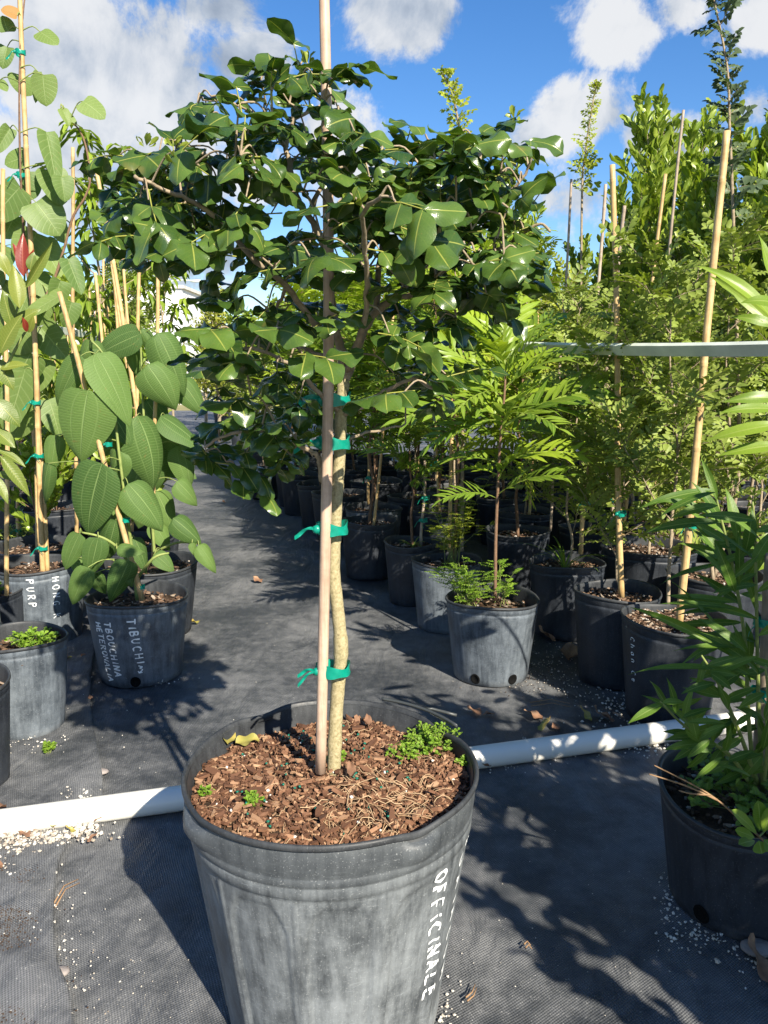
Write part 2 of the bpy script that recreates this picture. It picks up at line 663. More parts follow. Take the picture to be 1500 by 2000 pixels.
M['gravel'] = noise_mat('perlite_and_gravel', [(0.05, (.16, .115, .08)), (0.35, (.36, .31, .25)), (0.65, (.52, .48, .41)), (0.95, (.66, .63, .57))], 80, .9, .2, bump_s=.3, attr=True)
M['stone'] = noise_mat('grey_stone', [(0.2, (.16, .14, .13)), (0.8, (.34, .3, .28))], 30, .8, .3, bump_s=.5)
M['bamboo'] = mat_bamboo('bamboo', (.36, .22, .085), (.62, .45, .22))
M['wood'] = mat_bamboo('weathered_stake_wood', (.30, .20, .14), (.52, .38, .28))
M['old_bamboo'] = mat_bamboo('old_grey_bamboo', (.24, .18, .13), (.42, .34, .26))
M['trunk'] = noise_mat('pale_speckled_trunk', [(0.25, (.15, .12, .06)), (0.45, (.33, .28, .15)), (0.7, (.48, .41, .25))], 260, .8, .25, bump_s=.7, bump_d=.002)
M['branch'] = noise_mat('grey_brown_branch', [(0.25, (.17, .135, .085)), (0.55, (.31, .245, .165)), (0.85, (.44, .36, .26))], 110, .8, .25, bump_s=.6, bump_d=.0015)
M['stem'] = noise_mat('brown_stem', [(0.2, (.09, .05, .03)), (0.6, (.19, .115, .07)), (0.9, (.3, .21, .14))], 90, .8, .25, bump_s=.5, bump_d=.0015)
M['green_stem'] = noise_mat('green_stem', [(0.2, (.12, .17, .04)), (0.8, (.28, .32, .1))], 40, .6, .3, bump_s=.2)
M['rachis'] = plain('yellow_leaf_stalk', (.26, .27, .05), .5)
M['pipe'] = plain('white_pvc', (.72, .70, .63), .32, .5, .07, 6)
M['rail'] = noise_mat('galvanised_rail', [(0.25, (.50, .54, .45)), (0.7, (.68, .72, .62))], 14, .45, .5, bump_s=.2, bump_d=.001)
M['tie'] = plain('green_tie_ribbon', (.004, .30, .21), .32, .5, .25, 60, .25)
M['ink'] = plain('white_paint_marker', (.82, .84, .84), .6, .3, .05)
M['hole'] = plain('dark_hole', (.006, .006, .006), .9, .1)
M['drip'] = plain('grey_drip_tube', (.05, .055, .055), .4)
M['dead'] = noise_mat('dead_leaf', [(0.2, (.10, .05, .03)), (0.5, (.22, .12, .07)), (0.8, (.38, .26, .16))], 18, .7, .3, bump_s=.5, bump_d=.003)
M['yellow_leaf'] = noise_mat('yellowing_leaf', [(0.3, (.16, .20, .04)), (0.5, (.32, .25, .06)), (0.75, (.30, .14, .06))], 14, .5, .4, bump_s=.3)
# foliage
M['glossy'] = leaf_mat('glossy_dark_leaf', (.018, .052, .010), (.105, .175, .032), (.32, .34, .07), .25, .55, .26, (1.05, 1.2, .3), .06, 6.0, 3.5, .22, midw=.03, spots=.45)
M['glossy_new'] = leaf_mat('young_yellow_green_leaf', (.12, .18, .02), (.26, .32, .04), (.4, .4, .08), .35, .5, .35)
M['tibou'] = leaf_mat('velvety_broad_leaf', (.055, .115, .027), (.14, .23, .055), (.24, .34, .12), .58, .3, .3, (1., 1.1, .4), .55, 30.0, 6.0, .9, under=(.20, .29, .11), midw=.02, long=.4, spots=.4)
M['heart'] = leaf_mat('heart_leaf', (.10, .175, .04), (.23, .31, .085), (.32, .40, .16), .48, .4, .38, (1., 1.1, .4), .4, 8.0, 4.0, .4, under=(.17, .24, .10), midw=.02, spots=.7)
M['heart_dry'] = leaf_mat('drying_heart_leaf', (.26, .12, .04), (.42, .24, .08), (.3, .2, .08), .6, .3, .3, (1, .9, .5), .3, 8, 4)
M['lance'] = leaf_mat('olive_lance_leaf', (.10, .155, .025), (.22, .25, .04), (.34, .36, .1), .36, .45, .3, (1, 1, .4), .35, 16, 3.0, .3, midw=.04)
M['red'] = leaf_mat('red_new_leaf', (.20, .028, .018), (.34, .06, .03), (.4, .12, .06), .33, .5, .3, (1, .6, .4), .2, 12, 3)
M['bright'] = leaf_mat('bright_lance_leaf', (.11, .20, .022), (.23, .34, .045), (.33, .42, .12), .42, .4, .38, (1., 1.1, .4), .25, 14, 3.0, .25, midw=.045)
M['near'] = leaf_mat('deep_lance_leaf', (.055, .125, .014), (.14, .235, .028), (.26, .34, .09), .45, .35, .35, (1., 1.1, .4), .2, 14, 3.0, .25, midw=.045)
M['fern'] = leaf_mat('fern_tree_leaflet', (.19, .30, .018), (.38, .48, .045), (.36, .45, .08), .36, .45, .40, (1., 1.05, .35), 0, midw=.06)
M['fern_deep'] = leaf_mat('deep_fern_tree_leaflet', (.10, .19, .018), (.24, .34, .035), (.3, .38, .08), .38, .45, .38, (1., 1.05, .35), 0, midw=.06)
M['tama'] = leaf_mat('tamarind_leaflet', (.14, .20, .032), (.33, .40, .085), None, .5, .35, .34, (1., 1.05, .4))
M['tama_y'] = leaf_mat('yellow_green_leaflet', (.22, .29, .025), (.42, .46, .06), None, .45, .35, .4, (1., 1.05, .35))
M['tama_dark'] = leaf_mat('dark_round_leaflet', (.045, .075, .040), (.13, .18, .085), None, .5, .35, .28)
M['obov'] = leaf_mat('paddle_leaf', (.16, .26, .024), (.37, .45, .065), (.36, .42, .12), .36, .45, .40, (1., 1.05, .35), 0, midw=.05)
M['mango'] = leaf_mat('drooping_leaf', (.12, .20, .02), (.30, .40, .045), (.32, .38, .1), .33, .5, .38, (1., 1.05, .35), 0, midw=.05)
M['hedge'] = leaf_mat('yellow_hedge_leaf', (.20, .25, .03), (.42, .42, .08), None, .5, .35, .38)
M['weed_leaf'] = leaf_mat('small_weed_leaf', (.13, .26, .022), (.27, .40, .05), None, .5, .3, .4, (1., 1.05, .35))

# ------------------------------------------------------------------ the setting
def grid_sheet(name, x0, x1, y0, y1, nx, ny, zf, m, kind='structure'):
    mb = MB()
    vs = [Vector((x0 + (x1 - x0) * i / nx, y0 + (y1 - y0) * j / ny, 0)) for j in range(ny + 1) for i in range(nx + 1)]
    for p in vs:
        p.z = zf(p.x, p.y)
    fs = [(j * (nx + 1) + i, j * (nx + 1) + i + 1, (j + 1) * (nx + 1) + i + 1, (j + 1) * (nx + 1) + i) for j in range(ny) for i in range(nx)]
    mb.add(vs, fs)
    o = mb.build(name, m)
    return tag(o, kind=kind)


def nz(x, y, s, k=0.0):
    return noise.noise(Vector((x * s, y * s, k)))


M['field'] = noise_mat('dry_grass_ground', [(0.25, (.16, .15, .05)), (0.55, (.28, .25, .12)), (0.8, (.40, .36, .24))], 0.6, .95, .1, detail=8, bump_s=.5, bump_d=.03)
M['asphalt'] = noise_mat('worn_asphalt', [(0.3, (.05, .05, .052)), (0.7, (.10, .10, .10))], 3.0, .9, .2, bump_s=.3, bump_d=.01)
M['concrete'] = noise_mat('pale_concrete', [(0.3, (.50, .48, .44)), (0.7, (.68, .66, .62))], 1.5, .9, .2, bump_s=.2)
M['render'] = noise_mat('white_render', [(0.3, (.70, .71, .72)), (0.7, (.80, .80, .80))], .4, .8, .2, bump_s=.1)
grid_sheet('ground', -400, 400, -60, 700, 8, 8, lambda x, y: -.03, M['field'])
grid_sheet('road', -90, 90, 23.5, 34, 4, 2, lambda x, y: -.024, M['asphalt'])
grid_sheet('yard', -90, 90, 36.5, 62, 4, 2, lambda x, y: -.024, M['asphalt'])
for yk in (22.9, 34.6):
    mb = MB()
    box(mb, (0, yk, .04), (180, .55, .16))
    tag(mb.build('kerb', M['concrete'], smooth=False), kind='structure')
mat_main = grid_sheet('weed_mat', -14, 16, -3, 19, 150, 150, lambda x, y: .004 * nz(x, y, 1.7) + .003 * nz(x, y, 5.0, 3.0), M['weed'])

edge_px = [(215, 1150), (192, 1235), (181, 1310), (178, 1390), (192, 1480), (201, 1560), (160, 1600), (134, 1650), (113, 1705), (107, 1800), (114, 1890), (138, 1960), (150, 2040), (170, 2200)]
edge = smooth_pts([ath(px, py) for px, py in edge_px], 6)


def pipe_y(x):
    a, b = ath(0, 1607, .03), ath(1330, 1425, .03)
    return a.y + (b.y - a.y) * (x - a.x) / (b.x - a.x)


def left_mat():
    mb = MB()
    nc = 26
    vs, fs = [], []
    for i, p in enumerate(edge):
        for c in range(nc + 1):
            s = (c / nc) ** 1.8
            x = p.x - s * 2.6
            y = p.y + s * 0.25
            wr = .016 * nz(x, y, 6.0, 8.0) + .010 * nz(x, y, 14.0, 2.0)
            edge_lift = .006 * exp(-((c / nc) ** 1.8 * 2.6 / .05)) * (1 + nz(p.x, p.y, 9.0))
            damp = min(1.0, abs(y - pipe_y(x)) / .16) ** 2
            z = .009 + damp * (max(0.0, wr + .005) * (0.3 + 1.1 * exp(-s * 2.6 / .22)) + edge_lift * 1.2)
            vs.append(Vector((x, y, z if c else z - .002)))
    # hem turned under
    for i, p in enumerate(edge):
        vs.append(Vector((p.x - .001, p.y, .002)))
    for i in range(len(edge) - 1):
        for c in range(nc):
            a = i * (nc + 1) + c
            fs.append((a, a + nc + 1, a + nc + 2, a + 1))
        h = len(edge) * (nc + 1) + i
        fs.append((i * (nc + 1), h, h + 1, (i + 1) * (nc + 1)))
    mb.add(vs, fs)
    tag(mb.build('weed_mat', M['weed']), kind='structure')


left_mat()

# ------------------------------------------------------------------ pots, stakes, ties
def lathe(mb, prof, seg, mod=None, r=0.0):
    vs, fs, uv = [], [], []
    for i, (rad, z) in enumerate(prof):
        for k in range(seg):
            a = 2 * pi * k / seg                     # measured from -Y (towards the camera) to +X
            rr, zz = (rad, z) if mod is None else mod(a, rad, z)
            vs.append(Vector((sin(a) * rr, -cos(a) * rr, zz)))
            uv.append((k / seg, i / max(1, len(prof) - 1)))
    for i in range(len(prof) - 1):
        for k in range(seg):
            k2 = (k + 1) % seg
            fs.append((i * seg + k, i * seg + k2, (i + 1) * seg + k2, (i + 1) * seg + k))
    mb.add(vs, fs, uv, r)


def chip(mb, c, sx, sy, sz, r):
    """a splinter: six-sided irregular flake"""
    rot = Matrix.Rotation(rnd(0, 2 * pi), 3, 'Z') @ Matrix.Rotation(rnd(-.45, .45), 3, 'X') @ Matrix.Rotation(rnd(-.5, .5), 3, 'Y')
    base = [(-.5, -.35), (0.05, -.5), (.5, -.1), (.4, .42), (-.1, .5), (-.5, .2)]
    k = [(x * rnd(.75, 1.1), y * rnd(.75, 1.1)) for x, y in base]
    vs = [Vector(c) + rot @ Vector((x * sx, y * sy, sz * .5 + rnd(-.1, .1) * sz)) for x, y in k]
    vs += [Vector(c) + rot @ Vector((x * sx * .95, y * sy * .95, -sz * .5)) for x, y in k]
    fs = [(0, 1, 2, 3, 4, 5)] + [(i, i + 6, (i + 1) % 6 + 6, (i + 1) % 6) for i in range(6)]
    mb.add(vs, fs, None, r)


def pebble(mb, c, s, r):
    a = rnd(0, 6.28)
    vs = []
    for z, q in ((-.4, .6), (.15, 1.0), (.55, .55)):
        for k in range(5):
            t = a + k * 2 * pi / 5
            vs.append(Vector(c) + Vector((cos(t) * s * q * rnd(.25, .65), sin(t) * s * q * rnd(.25, .65), (z + rnd(-.15, .15)) * s * .55)))
    fs = [(i * 5 + k, i * 5 + (k + 1) % 5, (i + 1) * 5 + (k + 1) % 5, (i + 1) * 5 + k) for i in range(2) for k in range(5)]
    fs.append(tuple(10 + k for k in range(5)))
    mb.add(vs, fs, None, r)


class Pot:
    pass


def pot_profile(R, h, fill, base=.80):
    def wr(z):
        return R * (base + (.965 - base) * (z / h) / .84)
    out = [(0.001, .003), (R * base * .97, .003)]
    n = 9
    for i in range(n + 1):
        z = .84 * h * i / n
        out.append((wr(max(z, .004)), max(z, .004)))
    out += [(R * .968, h * .848), (R * .972, h * .87), (R * .972, h * .885), (R * .960, h * .893), (R * .962, h * .905), (R * .978, h * .915), (R * .982, h * .965), (R * .975, h * .985),
            (R * .962, h * .985)]
    return out, wr


def make_pot(label, X, Y, D, h, m='pot_black', fill=.88, bits=160, group=None, holes=(), seed=0.0, ribs=14, seg=84, white=.2, wob=1.0, name='nursery_pot', z0=0.0, mod2=None, base=.80, tilt=None):
    R = D / 2
    q = Pot()
    q.X, q.Y, q.R, q.h, q.z0 = X, Y, R, h, z0
    q.root = thing(name, label, 'plant pot', (X, Y, z0), group)
    prof, q.wr = pot_profile(R, h, fill, base)
    q.soil = h * fill

    def mod(a, r, z):
        k = 1 + wob * (.010 * cos(2 * a + seed) + .005 * cos(3 * a + seed * 2)) * (z / h)
        if .03 * h < z < .80 * h and ribs:
            c = cos(a * ribs + seed)
            k -= .010 * max(0, min(1, (c - .55) * 5)) * min(1, (.80 - z / h) * 12)
        return r * k, z + wob * .006 * sin(2 * a + seed * 1.7) * (z / h)

    mm = mod2 or mod
    q.mod = mm
    mb = MB()
    lathe(mb, prof, seg, mm)
    mb.build('wall', M[m], q.root)
    mb = MB()
    rim = [(R * .978, h * .968), (R * 1.0, h * .970), (R * 1.012, h * .980), (R * 1.010, h * .993), (R * .998, h * 1.002), (R * .975, h * 1.001), (R * .962, h * .990), (R * .955, h * .97), (R * .945, h * .9), (R * .93, h * max(.3, fill - .06))]
    lathe(mb, rim, seg, mm)
    mb.build('rim', M['rim'], q.root)
    mb = MB()
    nr, ns = 7, 28
    vs = [Vector((0, 0, q.soil))]
    for i in range(1, nr + 1):
        for k in range(ns):
            a = 2 * pi * k / ns
            rr = R * .95 * i / nr
            p = Vector((sin(a) * rr, -cos(a) * rr, 0))
            p.z = q.soil + .008 * nz(p.x + X, p.y + Y, 28) - .006 * (i / nr) ** 2
            vs.append(p)
    fs = [(0, 1 + (k + 1) % ns, 1 + k) for k in range(ns)]
    for i in range(nr - 1):
        for k in range(ns):
            a = 1 + i * ns
            fs.append((a + k, a + (k + 1) % ns, a + ns + (k + 1) % ns, a + ns + k))
    mb.add(vs, [tuple(reversed(f)) for f in fs])
    s = mb.build('soil', M['soil'], q.root)
    if bits:
        mb = MB()
        for i in range(bits):
            a = rnd(0, 2 * pi)
            rr = R * .9 * sqrt(random.random())
            c = (sin(a) * rr, -cos(a) * rr, q.soil + .004 + .008 * nz(sin(a) * rr + X, -cos(a) * rr + Y, 28))
            if random.random() < white:
                pebble(mb, c, .004 + .009 * random.random() ** 2.5, rnd(.8, 1.0))
            else:
                chip(mb, c, rnd(.008, .03), rnd(.004, .012), .003, rnd(0, .8))
        tag(mb.build('potting_mix', M['bits'], s, smooth=False), kind='stuff')
    for a in holes:
        drain_hole(q, a, .026, .0125)
    return q


def drain_hole(q, a, z, r):
    mb = MB()
    vs, fs = [], []
    n = 14
    for ring, off in ((0.0, -.0006), (.8, -.0004), (1.0, .0022), (1.3, .0004)):
        for k in range(n):
            t = 2 * pi * k / n
            zz = z + sin(t) * r * ring * 1.1
            rr = q.wr(max(zz, 0)) + .0016 + off
            aa = a + cos(t) * r * ring / rr
            rr = q.mod(aa, rr, zz)[0]
            vs.append(Vector((sin(aa) * rr, -cos(aa) * rr, zz)))
    for i in range(3):
        for k in range(n):
            fs.append((i * n + k, i * n + (k + 1) % n, (i + 1) * n + (k + 1) % n, (i + 1) * n + k))
    mb.add(vs, fs)
    mb.build('drain_hole', M['hole'], q.root)


def pot_px(label, px, py, w, h, m='pot_black', **kw):
    """pot whose rim centre is seen at (px, py), w pixels wide, h metres tall"""
    c = ath(px, py, h)
    D = w * pxsize(c) / 1.012
    return make_pot(label, c.x, c.y, D, h, m, **kw)


def stake(label, p0, p1, r, m='bamboo', group=None, bend=.006, name='bamboo_stake', node=.21, seg=9, mid=None, cat='stake'):
    p0, p1 = Vector(p0), Vector(p1)
    L = (p1 - p0).length
    n = max(8, int(L / .035))
    pts, rad = [], []
    ph = rnd(0, 6)
    nodes = []
    t = rnd(.3, 1.0) * node
    while t < L:
        nodes.append(t)
        t += node * rnd(.8, 1.25)
    ts = sorted(set([i / n for i in range(n + 1)] + [max(0, min(1, (q + e) / L)) for q in nodes for e in (-.006, -.003, 0, .003, .006)]))
    for t in ts:
        p = p0.lerp(p1, t)
        if mid is not None:
            p = p + (Vector(mid) - p0.lerp(p1, .5)) * (4 * t * (1 - t))
        p = p + Vector((sin(t * 5 + ph), cos(t * 4.3 + ph), 0)) * bend * sin(pi * t)
        k = 1.0 - .18 * t
        for q in nodes:
            e = abs(t * L - q)
            if e < .0045:
                k *= 1.13 if e > .001 else 1.02
        pts.append(p - p0)
        rad.append(r * k)
    mb = MB()
    tube(mb, pts, rad, seg)
    o = mb.build(name, M[m], None, loc=p0)
    tag(o, label, cat, group)
    o['_pts'] = 0
    del o['_pts']
    return o, [p + p0 for p in pts]


def along(pts, t):
    k = t * (len(pts) - 1)
    i = min(int(k), len(pts) - 2)
    return pts[i].lerp(pts[i + 1], k - i)


def tie(parent, c, a, b=None, hgt=.012, tails=((-1, -.2), (-.9, .25)), tl=.022, ang=0.0, off=None):
    """a ribbon wound round stake and stem with a knot and two loose tails"""
    b = b or a
    c = Vector(c) - parent.location
    mb = MB()
    n = 26
    vs, fs = [], []
    rows = 5
    for j in range(rows):
        v = j / (rows - 1) - .5
        for k in range(n):
            t = 2 * pi * k / n
            rr = 1 + .05 * sin(t * 7 + j * 1.7)
            x, y = cos(t) * a * rr, sin(t) * b * rr
            z = v * hgt * (1 + .25 * sin(t * 3 + 1)) + .1 * hgt * sin(t * 2)
            vs.append(c + Vector((x * cos(ang) - y * sin(ang), x * sin(ang) + y * cos(ang), z)))
    for j in range(rows - 1):
        for k in range(n):
            fs.append((j * n + k, j * n + (k + 1) % n, (j + 1) * n + (k + 1) % n, (j + 1) * n + k))
    mb.add(vs, fs)
    kn = c + Vector((-a * cos(ang) * .9, -b * .6, 0))
    for dx, dz in tails:
        d = Vector((dx, -.45 + rnd(-.2, .2), dz)).normalized()
        side = Vector((0, -.35, 1.0)).normalized()
        vs, fs = [], []
        m_ = 8
        for i in range(m_ + 1):
            t = i / m_
            p = kn + d * (tl * t) + Vector((0, sin(t * 6 + dx * 3) * .003, sin(t * 5) * .003 - .010 * t * t * (tl / .03)))
            wd = hgt * (.20 + .30 * t) * (1 + .2 * sin(t * 11))
            for s in (-1, 0, 1):
                vs.append(p + side * (s * wd * .5) + Vector((0, (1 - abs(s)) * .003 * sin(t * 9 + 1), 0)))
        for i in range(m_):
            for s in range(2):
                q = i * 3 + s
                fs.append((q, q + 1, q + 4, q + 3))
        mb.add(vs, fs)
    # knot
    vs, fs = [], []
    for i in range(5):
        for k in range(7):
            t, u = pi * i / 4, 2 * pi * k / 7
            vs.append(kn + Vector((sin(t) * cos(u) * hgt * .45, sin(t) * sin(u) * hgt * .35, cos(t) * hgt * .4)))
    for i in range(4):
        for k in range(7):
            fs.append((i * 7 + k, i * 7 + (k + 1) % 7, (i + 1) * 7 + (k + 1) % 7, (i + 1) * 7 + k))
    mb.add(vs, fs)
    return mb.build('tie_ribbon', M['tie'], parent)


# hand lettering: strokes in a unit box
GLYPH = {
    'O': [[(.5, 1), (.15, .85), (.05, .45), (.25, .05), (.65, .02), (.92, .4), (.85, .85), (.5, 1), (.4, .97)]],
    'F': [[(.1, 0), (.12, 1)], [(.1, 1), (.85, .98)], [(.12, .55), (.7, .56)]],
    'I': [[(.5, .05), (.55, .95)]],
    'C': [[(.9, .85), (.55, 1), (.15, .75), (.1, .3), (.4, .02), (.9, .1)]],
    'N': [[(.05, 0), (.12, 1)], [(.12, 1), (.8, .05)], [(.8, .05), (.9, 1)]],
    'A': [[(0, 0), (.45, 1)], [(.45, 1), (.9, 0)], [(.15, .4), (.8, .38)]],
    'L': [[(.15, 1), (.1, .05), (.9, .08)]],
    'E': [[(.12, 0), (.12, 1)], [(.12, 1), (.85, 1)], [(.12, .52), (.7, .52)], [(.1, .02), (.9, 0)]],
    'T': [[(.5, 0), (.5, 1)], [(0, 1), (1, .95)]],
    'B': [[(.1, 0), (.1, 1)], [(.1, 1), (.7, .95), (.75, .65), (.15, .52)], [(.15, .52), (.85, .45), (.85, .1), (.1, 0)]],
    'U': [[(.1, 1), (.1, .3), (.4, .02), (.75, .2), (.85, 1)]],
    'H': [[(.1, 0), (.1, 1)], [(.85, 0), (.85, 1)], [(.1, .5), (.85, .52)]],
    'R': [[(.1, 0), (.1, 1)], [(.1, 1), (.75, .92), (.75, .6), (.12, .5)], [(.3, .5), (.9, 0)]],
    'G': [[(.85, .85), (.5, 1), (.1, .6), (.3, .05), (.75, .1), (.85, .45), (.5, .45)]],
    'P': [[(.1, 0), (.1, 1)], [(.1, 1), (.8, .92), (.8, .6), (.12, .48)]],
    'K': [[(.1, 0), (.1, 1)], [(.85, 1), (.15, .45)], [(.3, .55), (.9, 0)]],
    'M': [[(.05, 0), (.15, 1)], [(.15, 1), (.5, .3)], [(.5, .3), (.85, 1)], [(.85, 1), (.95, 0)]],
    'n': [[(.1, 0), (.1, .6)], [(.1, .5), (.4, .65), (.7, .5), (.75, 0)]],
    'a': [[(.8, .6), (.3, .6), (.1, .3), (.3, .02), (.7, .1), (.8, .6)], [(.8, .6), (.85, 0)]],
    'h': [[(.1, 0), (.1, 1)], [(.1, .5), (.4, .62), (.75, .45), (.75, 0)]],
    'e': [[(.1, .35), (.8, .4), (.6, .65), (.2, .6), (.1, .25), (.4, 0), (.8, .1)]],
    '~': [[(0, .1), (.3, .6), (.45, .2), (.8, .6), (1.4, .1)], [(1.4, .1), (1.0, .0)], [(1.4, .1), (1.35, .5)]],
}


def pot_text(q, text, ang, z_top, size, adv, sw, spread=0.0, slant=0.0, name='lettering', parent=None):
    """white marker writing that reads down the wall; letter tops point to the right"""
    mb = MB()
    pos = 0.0
    for ch in text:
        if ch == ' ':
            pos += adv * .6
            continue
        wch = size * .72 * (.45 if ch == 'I' else 1.0)
        dy = rnd(-.05, .05)
        for st in GLYPH[ch]:
            P = []
            for i in range(len(st) - 1):
                (x0, y0), (x1, y1) = st[i], st[i + 1]
                for k in range(4):
                    P.append((x0 + (x1 - x0) * k / 4, y0 + (y1 - y0) * k / 4))
            P.append(st[-1])
            if len(st) > 3:
                P = [P[0]] + [((P[i - 1][0] + 2 * P[i][0] + P[i + 1][0]) / 4, (P[i - 1][1] + 2 * P[i][1] + P[i + 1][1]) / 4) for i in range(1, len(P) - 1)] + [P[-1]]
            Q = [(pos + (x if ch != 'I' else .3 + (x - .5) + .1) * (wch if ch != 'I' else size * .5) + rnd(-.0004, .0004), (y + dy) * size + slant * pos) for x, y in P]
            vs, fs = [], []
            for i, (x, y) in enumerate(Q):
                x0, y0 = Q[max(0, i - 1)]
                x1, y1 = Q[min(len(Q) - 1, i + 1)]
                dx, dy2 = x1 - x0, y1 - y0
                l = hypot(dx, dy2) or 1
                nx_, ny_ = -dy2 / l, dx / l
                hw = sw * .5 * (1 + .32 * sin(i * .7 + pos * 300) - .25 * (i / len(Q)))
                for s in (-1, 1):
                    lx, ly = x + nx_ * hw * s, y + ny_ * hw * s
                    z = z_top - lx
                    r = q.wr(max(z, 0))
                    a = ang + ly / r
                    r = q.mod(a, r, z)[0] + .0012
                    vs.append(Vector((sin(a) * r, -cos(a) * r, z)))
            for i in range(len(Q) - 1):
                fs.append((2 * i, 2 * i + 1, 2 * i + 3, 2 * i + 2))
            mb.add(vs, fs)
        pos += (adv if ch != 'I' else adv * .62)
    return tag(mb.build(name, M['ink'], parent or q.root), kind='stuff')


Pot.wallk = 1.0

# ------------------------------------------------------------------ the tree in the middle and its pot
C_H = 0.412
cc = ath(648, 1487, C_H)
C_D = 577 * pxsize(cc) / 1.012
YC = cc.y


def bumpf(a, c, w):
    d = (a - c + pi) % (2 * pi) - pi
    return exp(-(d / w) ** 2)


def cmod(a, r, z):
    h = C_H
    f = z / h
    k = 1 + .006 * cos(2 * a + .6) * f
    dz = .004 * sin(2 * a + 1.0) * f
    if .06 < f < .80:                         # arched wall panels between narrow ribs
        per = 2 * pi / 11
        u = abs(((a + .17) % per) / per - .5) * 2          # 0 centre of a panel, 1 rib
        top = .77 - .13 * max(0, (u - .35) / .45) ** 2
        inside = max(0, min(1, (.80 - u) * 22)) * max(0, min(1, (top - f) * 40)) * max(0, min(1, (f - .06) * 30))
        k -= .019 * inside
        k += .010 * max(0, min(1, (u - .93) * 40))
    # grip folds pressed out under the lip
    if f > .80:
        for c, wd, s in ((-0.98, .20, 1.0), (.62, .13, .9), (2.2, .18, .8), (-2.5, .16, .7)):
            g = bumpf(a, c, wd) * s
            out = exp(-((f - .915) / .045) ** 2)
            k += .060 * g * out
            if f > .955:
                k -= .026 * g
                dz -= .009 * g
    return r * k, z + dz


pot0 = Pot()
pot0.X, pot0.Y, pot0.R, pot0.h, pot0.z0 = cc.x, cc.y, C_D / 2, C_H, 0
pot0.root = thing('nursery_pot', 'large weathered grey pot marked OFFICINALE under the foreground tree', 'plant pot', (cc.x, cc.y, 0))
R0 = C_D / 2
BASE0 = .745


def wr0(z):
    return R0 * (BASE0 + (.955 - BASE0) * (z / C_H) / .80)


pot0.wr = wr0
pot0.soil = C_H * .935
pot0.mod = cmod
prof = [(0.001, .003), (wr0(0) * .97, .003)]
for i in range(61):
    z = .80 * C_H * i / 60
    prof.append((wr0(z), max(z, .003)))
prof += [(R0 * .964, C_H * .803), (R0 * .966, C_H * .835), (R0 * .963, C_H * .838), (R0 * .963, C_H * .843), (R0 * .970, C_H * .847), (R0 * .973, C_H * .868), (R0 * .969, C_H * .871), (R0 * .969, C_H * .877),
         (R0 * .978, C_H * .892), (R0 * .982, C_H * .91), (R0 * .985, C_H * .93), (R0 * .986, C_H * .95), (R0 * .982, C_H * .97), (R0 * .97, C_H * .985)]
mb = MB()
lathe(mb, prof, 330, cmod)
mb.build('wall', M['pot_grey'], pot0.root)
mb = MB()
lathe(mb, [(R0 * .986, C_H * .978), (R0 * 1.0, C_H * .979), (R0 * 1.007, C_H * .984), (R0 * 1.008, C_H * .994), (R0 * 1.001, C_H * 1.0), (R0 * .990, C_H * 1.001), (R0 * .980, C_H * .996), (R0 * .972, C_H * .98), (R0 * .962, C_H * .955), (R0 * .945, C_H * .92), (R0 * .937, C_H * .86)], 240, cmod)
mb.build('rim', M['rim'], pot0.root)
pot0.wallk = 1.0 - .0
pot_text(pot0, 'OFFICINALE', radians(45.5), C_H * .785, .024, .0253, .0052, slant=.07)
pot_text(pot0, 'GUAIACUM', radians(69), C_H * .80, .023, .034, .005)

# mulch
SOIL0 = pot0.soil


def soil_z(x, y):
    r = hypot(x, y) / R0
    return SOIL0 + .010 * nz(x, y, 14, 5) + .006 * nz(x, y, 40, 1) + .010 * exp(-(r / .25) ** 2) - .012 * r * r


mb = MB()
nr, ns = 26, 72
vs = [Vector((0, 0, soil_z(0, 0)))]
for i in range(1, nr + 1):
    for k in range(ns):
        a = 2 * pi * k / ns
        rr = R0 * .953 * i / nr
        x, y = sin(a) * rr, -cos(a) * rr
        vs.append(Vector((x, y, soil_z(x, y))))
fs = [(0, 1 + k, 1 + (k + 1) % ns) for k in range(ns)]
for i in range(nr - 1):
    for k in range(ns):
        a = 1 + i * ns
        fs.append((a + k, a + ns + k, a + ns + (k + 1) % ns, a + (k + 1) % ns))
mb.add(vs, fs)
soil0 = mb.build('mulch', M['soil'], pot0.root)


def disc(rmax):
    a = rnd(0, 2 * pi)
    rr = rmax * sqrt(random.random())
    return sin(a) * rr, -cos(a) * rr


chips = []
for v in range(10):
    mb = MB()
    L = rnd(.011, .027)
    chip(mb, (0, 0, 0), L, L * rnd(.28, .6), rnd(.003, .006), v / 10.0)
    chips.append(mb.mesh('bark_chip', smooth=False))
for i in range(285):
    x, y = disc(R0 * .91)
    o = link('bark_chip', random.choice(chips), M['bark'], soil0, (x, y, soil_z(x, y) + rnd(.004, .010)))
    o.rotation_euler = (rnd(-.35, .35), rnd(-.35, .35), rnd(0, 6.28))
    s = rnd(.5, 1.15)
    o.scale = (s, s * rnd(.7, 1.2), s)
mb = MB()
for i in range(8500):
    x, y = disc(R0 * .94)
    L = .003 + .014 * random.random() ** 1.8
    chip(mb, (x, y, soil_z(x, y) + rnd(.0, .007)), L, L * rnd(.12, .5), rnd(.0015, .004), random.random() ** 1.4)
tag(mb.build('bark_crumbs', M['bark'], soil0, smooth=False), kind='stuff')
mb = MB()
